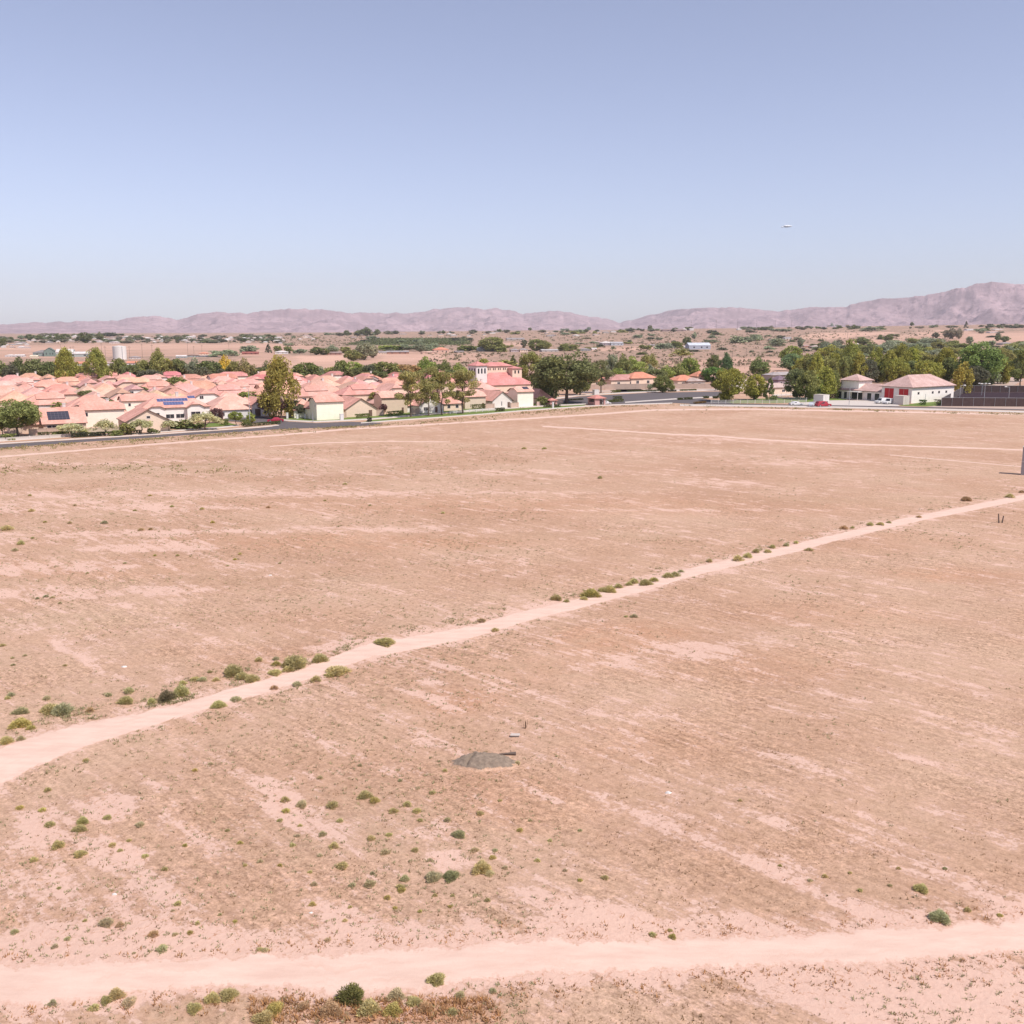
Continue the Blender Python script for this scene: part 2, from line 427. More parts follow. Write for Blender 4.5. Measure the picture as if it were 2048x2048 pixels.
C_DRY0 = (.395, .242, .158); C_DRY1 = (.495, .312, .215); C_DRY2 = (.58, .380, .276)
C_GREYDRY = (.44, .305, .22); C_PALE2 = (.58, .365, .285); C_PALE0 = (.59, .38, .30); C_PALE1 = (.67, .465, .375)
C_RUST = (.46, .235, .135); C_SAGE = (.34, .28, .175); C_STEM = (.27, .165, .095); C_CRACK = (.36, .15, .07)
C_FAR0 = (.34, .225, .17); C_FAR1 = (.46, .285, .21); C_FAR2 = (.56, .35, .265); C_BRUSH = (.22, .165, .12); C_ORCH = (.13, .125, .07)
C_ROAD0 = (.60, .415, .335); C_ROAD1 = (.68, .495, .405)
M['ground'] = ground_material()
make_ground()

def track_material():
    m, nt = new_mat('packed_dirt')
    g = nd(nt, 'ShaderNodeNewGeometry')
    mp = nd(nt, 'ShaderNodeMapping'); L(nt, g.outputs['Position'], mp.inputs[0]); mp.inputs['Scale'].default_value = (.25, 1.0, 1)
    n1 = nd(nt, 'ShaderNodeTexNoise', i_Scale=1.3, i_Detail=7.0, i_Roughness=.65); L(nt, mp.outputs[0], n1.inputs[0])
    n2 = nd(nt, 'ShaderNodeTexNoise', i_Scale=9.0, i_Detail=4.0, i_Roughness=.7); L(nt, g.outputs['Position'], n2.inputs[0])
    c = ramp(nt, n1.outputs[0], [(.33, C_ROAD0), (.62, C_ROAD1)])
    c = mixc(nt, mth(nt, 'MULTIPLY', sstep(nt, n2.outputs[0], .55, .75), .3), c, (.60, .40, .30))
    at = nd(nt, 'ShaderNodeAttribute', attribute_name='lane')
    ml = nd(nt, 'ShaderNodeMapping'); L(nt, at.outputs['Vector'], ml.inputs[0]); ml.inputs['Scale'].default_value = (.18, 1.4, 1)
    nl = nd(nt, 'ShaderNodeTexNoise', i_Scale=1.0, i_Detail=5.0, i_Roughness=.7); L(nt, ml.outputs[0], nl.inputs[0])
    c = mixc(nt, mth(nt, 'MULTIPLY', sstep(nt, nl.outputs[0], .52, .68), .45), c, (.60, .385, .30))
    n3 = nd(nt, 'ShaderNodeTexNoise', i_Scale=26.0, i_Detail=2.0); L(nt, g.outputs['Position'], n3.inputs[0])
    c = mixc(nt, mth(nt, 'MULTIPLY', sstep(nt, n3.outputs[0], .62, .72), .4), c, (.42, .28, .21))
    ae = nd(nt, 'ShaderNodeAttribute', attribute_name='edge')
    n4 = nd(nt, 'ShaderNodeTexNoise', i_Scale=3.5, i_Detail=9.0, i_Roughness=.85); L(nt, g.outputs['Position'], n4.inputs[0])
    f = mth(nt, 'ADD', ae.outputs['Fac'], mth(nt, 'MULTIPLY', mth(nt, 'SUBTRACT', n4.outputs[0], .5), 3.0))
    f = sstep(nt, f, .40, .60)
    f = mth(nt, 'MAXIMUM', f, sstep(nt, ae.outputs['Fac'], .9, 1.0))
    n5 = nd(nt, 'ShaderNodeTexNoise', i_Scale=2.6, i_Detail=6.0, i_Roughness=.8); L(nt, g.outputs['Position'], n5.inputs[0])
    soil = ramp(nt, n5.outputs[0], [(.36, C_DRY1), (.50, C_PALE0), (.66, C_PALE1)])
    c = mixc(nt, f, soil, c)
    finish(nt, c, .95, n2.outputs[0], .35, .05, .08)
    return m
M['track'] = track_material()

def ribbon(name, up, lo, mat, step=.35, jag=.35, lift=.05, k=None, spill=1.0, fade=0.0):
    """a strip between two edges given on the photograph, laid on the terrain, with ragged edges"""
    U = [G(*p) for p in up]; Lo = [G(*p) for p in lo]
    def resample(P):
        d = [0]
        for a, b in zip(P[:-1], P[1:]): d.append(d[-1] + (b - a).length)
        return np.array(d), np.array([[p.x, p.y] for p in P])
    dU, pU = resample(U); dL, pL = resample(Lo)
    n = max(4, int(max(dU[-1], dL[-1]) / step))
    t = np.linspace(0, 1, n)
    eU = np.stack([np.interp(t * dU[-1], dU, pU[:, i]) for i in (0, 1)], 1)
    eL = np.stack([np.interp(t * dL[-1], dL, pL[:, i]) for i in (0, 1)], 1)
    rows = []; edge = []; uvs = []
    mcols = 10
    for i in range(n):
        a, b = eU[i], eL[i]; w = a - b; wl = max(np.hypot(*w), .01); wn = w / wl
        j = min(jag, wl * .3)
        na = (mn.fractal(Vector((a[0] * .7, a[1] * .7, 3.1)), .55, 2.3, 6) * 1.1 + .5 * mn.noise(Vector((a[0] * 3.1, a[1] * 3.1, 7)))) * j
        nb = (mn.fractal(Vector((b[0] * .7, b[1] * .7, 9.1)), .55, 2.3, 6) * 1.1 + .5 * mn.noise(Vector((b[0] * 3.1, b[1] * 3.1, 5)))) * j
        a2 = a + wn * na * spill; b2 = b - wn * nb * spill
        for k_ in range(mcols):
            e_ = min(.22, fade / max(np.hypot(*(a2 - b2)), .1)); f = (0, e_ * .5, e_, .3, .43, .57, .7, 1 - e_, 1 - e_ * .5, 1)[k_]; rows.append(b2 * (1 - f) + a2 * f); edge.append((0, .5, 1, 1, 1, 1, 1, 1, .5, 0)[k_]); uvs.append((i * step, f * np.hypot(*(a2 - b2))))
    rows = np.array(rows); z = terrain(rows[:, 0], rows[:, 1]) + lift
    z[0::mcols] -= lift + .012; z[mcols - 1::mcols] -= lift + .012
    mb = MB()
    mb.v = [(float(p[0]), float(p[1]), float(q)) for p, q in zip(rows, z)]
    for i in range(n - 1):
        for k_ in range(mcols - 1):
            a = i * mcols + k_; mb.f.append((a, a + mcols, a + mcols + 1, a + 1)); mb.m.append(0)
    o = mb.build(name, mat, smooth=True)
    at = o.data.attributes.new('edge', 'FLOAT', 'POINT'); at.data.foreach_set('value', np.array(edge, np.float32) if fade else np.ones(len(rows), np.float32))
    av = o.data.attributes.new('lane', 'FLOAT_VECTOR', 'POINT'); av.data.foreach_set('vector', np.array([(u, v, 0) for u, v in uvs], np.float32).ravel())
    kind(o, k or 'structure')
    return o

ribbon('dirt_track', TRACK_A_UP, TRACK_A_LO, M['track'], .25, .36, .015, fade=.8, spill=1.2)
ribbon('dirt_road', [(x, y - 4) for x, y in TRACK_B_UP], [(x, y + 5) for x, y in TRACK_B_LO], M['track'], .12, .36, .015, fade=.9, spill=1.2)
def thin(name, pts, hw, mat, step=1.5, jag=.8, lift=.05, k=None):
    return ribbon(name, [(x, y - hw) for x, y in pts], [(x, y + hw) for x, y in pts], mat, step, jag, lift, k, fade=1.2)
thin('footpath', [(-150, 925), (0, 914), (300, 889), (560, 870), (700, 858), (860, 849), (960, 843), (1090, 835), (1200, 828), (1300, 820.5), (1380, 819), (1500, 818.5), (1700, 822), (2048, 829), (2200, 831)], 1.6, M['track'])
thin('footpath', [(1085, 853), (1150, 856), (1340, 868.5), (1430, 872), (1500, 878), (1660, 887), (1850, 893), (2048, 900), (2200, 906)], 1.3, M['track'])
thin('footpath', [(540, 893), (640, 886), (760, 883), (900, 884)], .8, M['track'])
thin('footpath', [(1780, 910), (1900, 921), (2048, 934)], .7, M['track'])
# ------------------------------------------------------------------ mountains
PROF = [(-900, 655), (-500, 648), (-200, 652), (0, 650), (45, 648), (65, 646), (110, 645), (185, 643), (240, 642), (280, 636), (310, 633), (335, 634), (365, 640), (380, 638), (405, 630), (440, 625), (470, 626), (500, 629),
        (540, 623), (570, 620), (625, 619), (650, 621), (690, 625), (710, 628), (725, 626), (760, 627), (780, 629), (800, 627), (830, 628), (870, 620), (910, 617), (940, 616), (960, 620), (990, 619), (1020, 622),
        (1045, 629), (1070, 626), (1100, 623), (1130, 624), (1170, 633), (1210, 638), (1235, 646), (1260, 640), (1290, 632), (1340, 621), (1380, 618.5), (1460, 616), (1500, 620), (1545, 624), (1580, 620), (1610, 616),
        (1680, 615), (1700, 608), (1740, 600), (1790, 598), (1830, 594), (1876, 585), (1905, 578), (1929, 572), (1961, 568), (1985, 570), (2014, 572), (2048, 575), (2200, 560), (2500, 575), (3000, 600)]
# crest distance changes along the range: nearer on the right, a second line far back in the middle
CR = [(-900, 12500), (400, 11800), (690, 12000), (760, 13800), (1150, 14200), (1240, 15000), (1400, 12800), (1900, 11500), (3000, 11000)]

def make_mountains():
    nth, nr = 1300, 90
    px = np.linspace(-900, 3000, nth); th = (px - 1024) / F
    r0 = np.interp(px, [c[0] for c in CR], [c[1] for c in CR])
    yp = np.interp(px, [c[0] for c in PROF], [c[1] for c in PROF])
    ts = np.concatenate([np.linspace(0, 1, 68), 1 + np.linspace(.02, .55, nr - 68)])
    verts = np.zeros((nth, nr, 3))
    for i in range(nth):
        jag = mn.fractal(Vector((px[i] * .05, 7, 0)), .6, 2.2, 6) * 2.2 + mn.fractal(Vector((px[i] * .009, 3, 0)), .7, 2.1, 3) * 0.8
        for j, t in enumerate(ts):
            rr = 8600 + t * (r0[i] - 8600)
            Y = rr * math.cos(math.atan(th[i])); X = Y * th[i]
            dep = Y * math.cos(PITCH)
            zc = 30 + (662 - yp[i] + jag) / F * (r0[i] * math.cos(math.atan(th[i])))
            zb = float(terrain(X, Y)) - 3
            hh = zc - zb
            if t <= 1: env = .15 * t + .85 * t ** 1.9
            else: env = max(0.0, 1 - (t - 1) * 1.6)
            # spurs running down towards the plain
            a = mn.ridged_multi_fractal(Vector((X * .00065, Y * .00045, 2)), .9, 2.2, 6, .9, 2.0)
            b = mn.ridged_multi_fractal(Vector((X * .0026, Y * .0016, 5)), .9, 2.1, 5, .9, 2.0)
            w = min(1, t * 3) * (1 - min(1, max(0, t)) ** 6)
            rel = (a - 1.1) * .44 + (b - 1.1) * .24
            z = zb + hh * max(0.0, env + w * rel * (.35 + .65 * env ** .5))
            if t < 1: z = min(z, 30 + (zc - 30) / r0[i] * rr * 1.0 - 1)
            if j == 0: z = zb
            verts[i, j] = (X, Y, max(z, zb))
    idx = np.arange(nth * nr).reshape(nth, nr)
    q = np.stack([idx[:-1, :-1], idx[1:, :-1], idx[1:, 1:], idx[:-1, 1:]], -1).reshape(-1, 4)
    me = bpy.data.meshes.new('mountains')
    me.vertices.add(nth * nr); me.vertices.foreach_set('co', verts.astype(np.float32).ravel())
    me.loops.add(q.size); me.loops.foreach_set('vertex_index', q.ravel().astype(np.int32))
    me.polygons.add(len(q)); me.polygons.foreach_set('loop_start', np.arange(0, q.size, 4, dtype=np.int32))
    me.polygons.foreach_set('use_smooth', np.ones(len(q), bool)); me.update(); me.validate()
    m, nt = new_mat('bare_rock_slopes')
    g = nd(nt, 'ShaderNodeNewGeometry')
    n1 = nd(nt, 'ShaderNodeTexNoise', i_Scale=.0022, i_Detail=9.0, i_Roughness=.65); L(nt, g.outputs['Position'], n1.inputs[0])
    n2 = nd(nt, 'ShaderNodeTexNoise', i_Scale=.016, i_Detail=8.0, i_Roughness=.75); L(nt, g.outputs['Position'], n2.inputs[0])
    c = ramp(nt, n1.outputs[0], [(.40, C_MT0), (.58, C_MT1)])
    c = mixc(nt, sstep(nt, n2.outputs[0], .50, .60), c, C_MT2)
    finish(nt, c, .95, n2.outputs[0], .6, 40.0, .05)
    me.materials.append(m)
    o = bpy.data.objects.new('mountains', me); COL.objects.link(o); kind(o, 'structure')
C_MT0 = (.335, .235, .25); C_MT1 = (.47, .33, .345); C_MT2 = (.30, .205, .22)
make_mountains()

# ------------------------------------------------------------------ sky, sun, air
SUN_EL = 55.0; SUN_AZ = math.degrees(math.atan2(.80, -.60))
w = bpy.data.worlds.new('World'); scene.world = w; w.use_nodes = True
nt = w.node_tree; nt.nodes.clear()
sky = nd(nt, 'ShaderNodeTexSky', sky_type='NISHITA'); sky.sun_disc = False
sky.sun_elevation = R(SUN_EL); sky.sun_rotation = R(SUN_AZ); sky.altitude = 900; sky.air_density = 1.0; sky.dust_density = SKY_DUST if 'SKY_DUST' in globals() else 1.0; sky.ozone_density = 1.0
hs = nd(nt, 'ShaderNodeHueSaturation', i_Saturation=.62); L(nt, sky.outputs[0], hs.inputs['Color'])
tint = mixc(nt, 1.0, hs.outputs[0], (.845, .838, .995), 'MULTIPLY')
bg = nd(nt, 'ShaderNodeBackground', i_Strength=.12); L(nt, tint, bg.inputs[0])
wo = nd(nt, 'ShaderNodeOutputWorld'); L(nt, bg.outputs[0], wo.inputs[0])
sl = bpy.data.lights.new('sun', 'SUN'); sl.energy = 4.0; sl.angle = R(.55); sl.color = (1.0, .94, .87)
so = bpy.data.objects.new('sun', sl); COL.objects.link(so)
dirv = Vector((math.sin(R(SUN_AZ)) * math.cos(R(SUN_EL)), math.cos(R(SUN_AZ)) * math.cos(R(SUN_EL)), math.sin(R(SUN_EL))))
so.rotation_euler = dirv.to_track_quat('Z', 'Y').to_euler(); so.location = (0, -50, 200)
vs = scene.view_settings
vs.view_transform = 'Standard'; vs.look = 'None'; vs.exposure = 0.35; vs.gamma = 1.0

def make_haze():
    mb = MB(); mb.box(-18200, 18200, -2600, 19200, -8, 900)
    m, nt = new_mat('haze_air')
    pv = nd(nt, 'ShaderNodeVolumePrincipled'); pv.inputs['Color'].default_value = (.97, .96, 1.0, 1); pv.inputs['Density'].default_value = 3.7e-5
    pv.inputs['Anisotropy'].default_value = .0
    o = nd(nt, 'ShaderNodeOutputMaterial'); L(nt, pv.outputs[0], o.inputs['Volume'])
    ob = mb.build('haze', m); kind(ob, 'stuff')
make_haze()
scene.cycles.volume_bounces = 0
scene.cycles.max_bounces = 6
# ------------------------------------------------------------------ plants
def leaf_material(name, trans=.32):
    """leaves take their colour from the plant, light and dark by clump"""
    m, nt = new_mat(name)
    oi = nd(nt, 'ShaderNodeObjectInfo'); g = nd(nt, 'ShaderNodeNewGeometry'); tc = nd(nt, 'ShaderNodeTexCoord')
    n1 = nd(nt, 'ShaderNodeTexNoise', i_Scale=5.0, i_Detail=3.0); L(nt, tc.outputs['Object'], n1.inputs[0])
    f = ramp(nt, n1.outputs[0], [(.3, (.74, .74, .70)), (.55, (1, 1, 1)), (.75, (1.35, 1.22, .95))])
    c = mixc(nt, 1.0, oi.outputs['Color'], f, 'MULTIPLY')
    rv = nd(nt, 'ShaderNodeHueSaturation'); L(nt, c, rv.inputs['Color'])
    L(nt, mth(nt, 'ADD', mth(nt, 'MULTIPLY', g.outputs['Random Per Island'], .5), .75), rv.inputs['Value'])
    d = nd(nt, 'ShaderNodeBsdfDiffuse'); t = nd(nt, 'ShaderNodeBsdfTranslucent'); mx = nd(nt, 'ShaderNodeMixShader', i_Fac=trans)
    L(nt, rv.outputs[0], d.inputs[0]); L(nt, rv.outputs[0], t.inputs[0]); L(nt, d.outputs[0], mx.inputs[1]); L(nt, t.outputs[0], mx.inputs[2])
    o = nd(nt, 'ShaderNodeOutputMaterial'); L(nt, mx.outputs[0], o.inputs[0])
    return m
M['leaf'] = leaf_material('foliage')
M['needle'] = leaf_material('needle_foliage', .15)
M['bark'] = simple('bark', (.14, .10, .08), .95, .3, 6)
M['stem'] = simple('dry_stem', (.20, .13, .08), .95, .3, 9)

def quads_mesh(name, C_, S, seed, mat, flat=0.0):
    """many leaf sized faces at points C_ (n,3) of size S (n,)"""
    rs = np.random.RandomState(seed); n = len(C_)
    a = rs.normal(size=(n, 3)); a /= np.linalg.norm(a, axis=1)[:, None]
    b = rs.normal(size=(n, 3)); b[:, 2] *= (1 - flat); b -= (a * b).sum(1)[:, None] * a; b /= np.linalg.norm(b, axis=1)[:, None]
    S = np.asarray(S)[:, None]
    v = np.stack([C_ - a * S * .5 - b * S * .3, C_ + a * S * .1 - b * S * .5, C_ + a * S * .5 + b * S * .25, C_ - a * S * .1 + b * S * .5], 1).reshape(-1, 3)
    me = bpy.data.meshes.new(name)
    me.vertices.add(4 * n); me.vertices.foreach_set('co', v.astype(np.float32).ravel())
    me.loops.add(4 * n); me.loops.foreach_set('vertex_index', np.arange(4 * n, dtype=np.int32))
    me.polygons.add(n); me.polygons.foreach_set('loop_start', np.arange(0, 4 * n, 4, dtype=np.int32))
    me.update(); me.materials.append(mat)
    return me

def crown(kind_, seed, n, leaf):
    """crown of leaf clumps in a unit box standing on the ground (height 1, width 1); returns mesh and clump centres"""
    rs = np.random.RandomState(seed); cl = []
    def sph():
        v = rs.normal(size=3); return v / np.linalg.norm(v)
    if kind_ == 'broad':
        for i in range(46):
            v = sph(); q = rs.uniform(.45, .95) ** .5
            p = np.array([v[0] * .36 * q, v[1] * .36 * q, .60 + v[2] * .30 * q]); cl.append((p, rs.uniform(.09, .17), .8))
    elif kind_ == 'low':        # crown reaching nearly to the ground
        for i in range(40):
            v = sph(); q = rs.uniform(.45, .95) ** .5
            p = np.array([v[0] * .38 * q, v[1] * .38 * q, .48 + v[2] * .40 * q]); cl.append((p, rs.uniform(.10, .17), .85))
    elif kind_ == 'tall':       # cottonwood, narrower towards the top
        for i in range(60):
            z = rs.uniform(.10, .93); w = .42 * math.sin(math.pi * min(1, (z + .02) / .99) ** .80) + .03
            t = rs.uniform(0, 2 * math.pi); q = rs.uniform(.3, 1) ** .5
            cl.append((np.array([math.cos(t) * w * q * .85, math.sin(t) * w * q * .85, z]), rs.uniform(.08, .14), 1.4))
    elif kind_ == 'pine':       # open pine with separate masses
        for i in range(34):
            z = rs.uniform(.28, .93); w = (.42 if z < .75 else .30) * rs.uniform(.2, 1)
            t = rs.uniform(0, 2 * math.pi)
            cl.append((np.array([math.cos(t) * w, math.sin(t) * w, z]), rs.uniform(.085, .15), .6))
    elif kind_ == 'cone':
        for i in range(46):
            z = rs.uniform(.08, .97) ; w = .42 * (1 - z) ** .8
            t = rs.uniform(0, 2 * math.pi)
            cl.append((np.array([math.cos(t) * w, math.sin(t) * w, z]), .045 + .07 * (1 - z), .8))
    elif kind_ == 'airy':       # olive like, thin
        for i in range(30):
            v = sph(); v[2] = abs(v[2]) * 1.1 - .25; q = rs.uniform(.5, 1)
            cl.append((np.array([v[0] * .40 * q, v[1] * .40 * q, .50 + v[2] * .38 * q]), rs.uniform(.10, .16), .85))
    elif kind_ == 'ball':
        for i in range(26):
            v = sph(); cl.append((np.array([v[0] * .34, v[1] * .34, .66 + v[2] * .22]), .13, .8))
    elif kind_ == 'mound':      # bush touching the ground
        for i in range(26):
            v = sph(); v[2] = abs(v[2]); q = rs.uniform(.5, 1)
            cl.append((np.array([v[0] * .38 * q, v[1] * .38 * q, .08 + v[2] * .72 * q]), rs.uniform(.12, .2), .7))
    k = rs.randint(0, len(cl), n); C_ = np.zeros((n, 3))
    V = rs.normal(size=(n, 3)); V /= np.linalg.norm(V, axis=1)[:, None]; V *= (rs.uniform(.35, 1.08, n) ** .6)[:, None]
    for i in range(n):
        c, r, zs = cl[k[i]]; C_[i] = c + V[i] * r * np.array([1, 1, zs])
    C_[:, 2] = np.maximum(C_[:, 2], .005)
    return C_, rs.uniform(.7, 1.3, n) * leaf, cl

def trunk_mesh(cl, seed, top=.55, r=.03, n_limbs=7):
    mb = MB(); rr = random.Random(seed)
    p = Vector((0, 0, -.02)); pr = r
    for i in range(4):
        q = Vector((rr.uniform(-.02, .02), rr.uniform(-.02, .02), top * (i + 1) / 4)); mb.tube(p, q, pr, pr * .78, 7); p = q; pr *= .78
    for i in range(n_limbs):
        c = cl[rr.randrange(len(cl))][0]
        s = Vector((0, 0, rr.uniform(.35, 1) * top)); e = Vector(c) * .92 + Vector((0, 0, .02))
        mid = (s + e) / 2 + Vector((0, 0, -.03)); mb.tube(s, mid, r * .5, r * .35, 5); mb.tube(mid, e, r * .35, r * .12, 5)
    me = mb.mesh('trunk', [M['bark']]); return me

PROTO = {}
def proto(kind_, var, lod):
    key = (kind_, var, lod)
    if key in PROTO: return PROTO[key]
    n = {0: 8200, 1: 3200, 2: 700}[lod]; leaf = {0: .033, 1: .052, 2: .11}[lod]
    if kind_ in ('airy',): n = int(n * .7); leaf *= .85
    if kind_ in ('pine',): n = int(n * .8); leaf *= .8
    if kind_ in ('tall',): leaf *= .95
    C_, S, cl = crown(kind_, 11 * var + hash(kind_ == 'x') + {'broad': 1, 'low': 2, 'tall': 3, 'pine': 4, 'cone': 5, 'airy': 6, 'ball': 7, 'mound': 8}[kind_], n, leaf)
    me = quads_mesh('crown', C_, S, var + 5, M['needle'] if kind_ in ('pine', 'cone') else M['leaf'])
    tm = trunk_mesh(cl, var, {'pine': .85, 'cone': .9, 'tall': .75, 'ball': .55}.get(kind_, .55), {'tall': .02, 'cone': .018, 'pine': .026}.get(kind_, .028))
    PROTO[key] = (me, tm)
    return PROTO[key]

def tree(px, base, top, width, kind_, color, label, group=None, cat='tree', share=False, name=None, lod=None, trunk=True, ground=None):
    p = ground if ground is not None else G(px, base)
    k = mpp(p); h = (base - top) * k * 1.03; w = width * k * 1.24
    hpx = base - top
    if lod is None: lod = 0 if hpx > 62 else (1 if hpx > 28 else 2)
    var = rnd.randrange(3)
    cm, tm = proto(kind_, var, lod)
    nm = name or {'broad': 'broadleaf_tree', 'low': 'broadleaf_tree', 'tall': 'cottonwood_tree', 'pine': 'pine_tree', 'cone': 'conifer_tree', 'airy': 'olive_tree', 'ball': 'clipped_tree', 'mound': 'shrub'}[kind_]
    vb = rnd.uniform(.88, 1.12); col = tuple(c * 3.0 * vb * rnd.uniform(.97, 1.03) for c in color) + (1,)
    if kind_ == 'mound' or not trunk:
        o = bpy.data.objects.new(nm, cm); COL.objects.link(o); o.location = p; o.scale = (w, w, h); o.rotation_euler = (0, 0, rnd.uniform(0, 6.28)); o.color = col
        tag(o, label, cat, group, share)
        return o
    root = empty(nm, p, rnd.uniform(0, 6.28)); root.scale = (w, w, h)
    c = bpy.data.objects.new('crown', cm); COL.objects.link(c); c.parent = root; c.color = col
    t = bpy.data.objects.new('trunk', tm); COL.objects.link(t); t.parent = root
    tag(root, label, cat, group, share)
    return root

DK = (.072, .078, .034); MD = (.095, .099, .037); GR = (.118, .132, .040); YG = (.135, .130, .034); OL = (.125, .120, .045)
YE = (.26, .19, .035); OR = (.165, .14, .038); BR = (.150, .095, .045); GY = (.120, .130, .085); PU = (.075, .040, .040); PN = (.115, .105, .042)
OA = (.20, .19, .11); PT = (.064, .064, .042)
CN = {id(DK): 'dark green', id(MD): 'mid green', id(GR): 'bright green', id(YG): 'yellow green', id(OL): 'olive green', id(YE): 'golden yellow', id(OR): 'golden olive', id(BR): 'brownish', id(GY): 'grey green', id(PU): 'dark purple', id(PN): 'rusty green', id(OA): 'pale olive', id(PT): 'blackish green'}
KN = {'broad': 'round crowned tree', 'low': 'full leafy tree', 'tall': 'tall cottonwood tree', 'pine': 'open branched pine tree', 'cone': 'pointed conifer', 'airy': 'thin crowned olive tree', 'ball': 'clipped ball tree', 'mound': 'bush'}

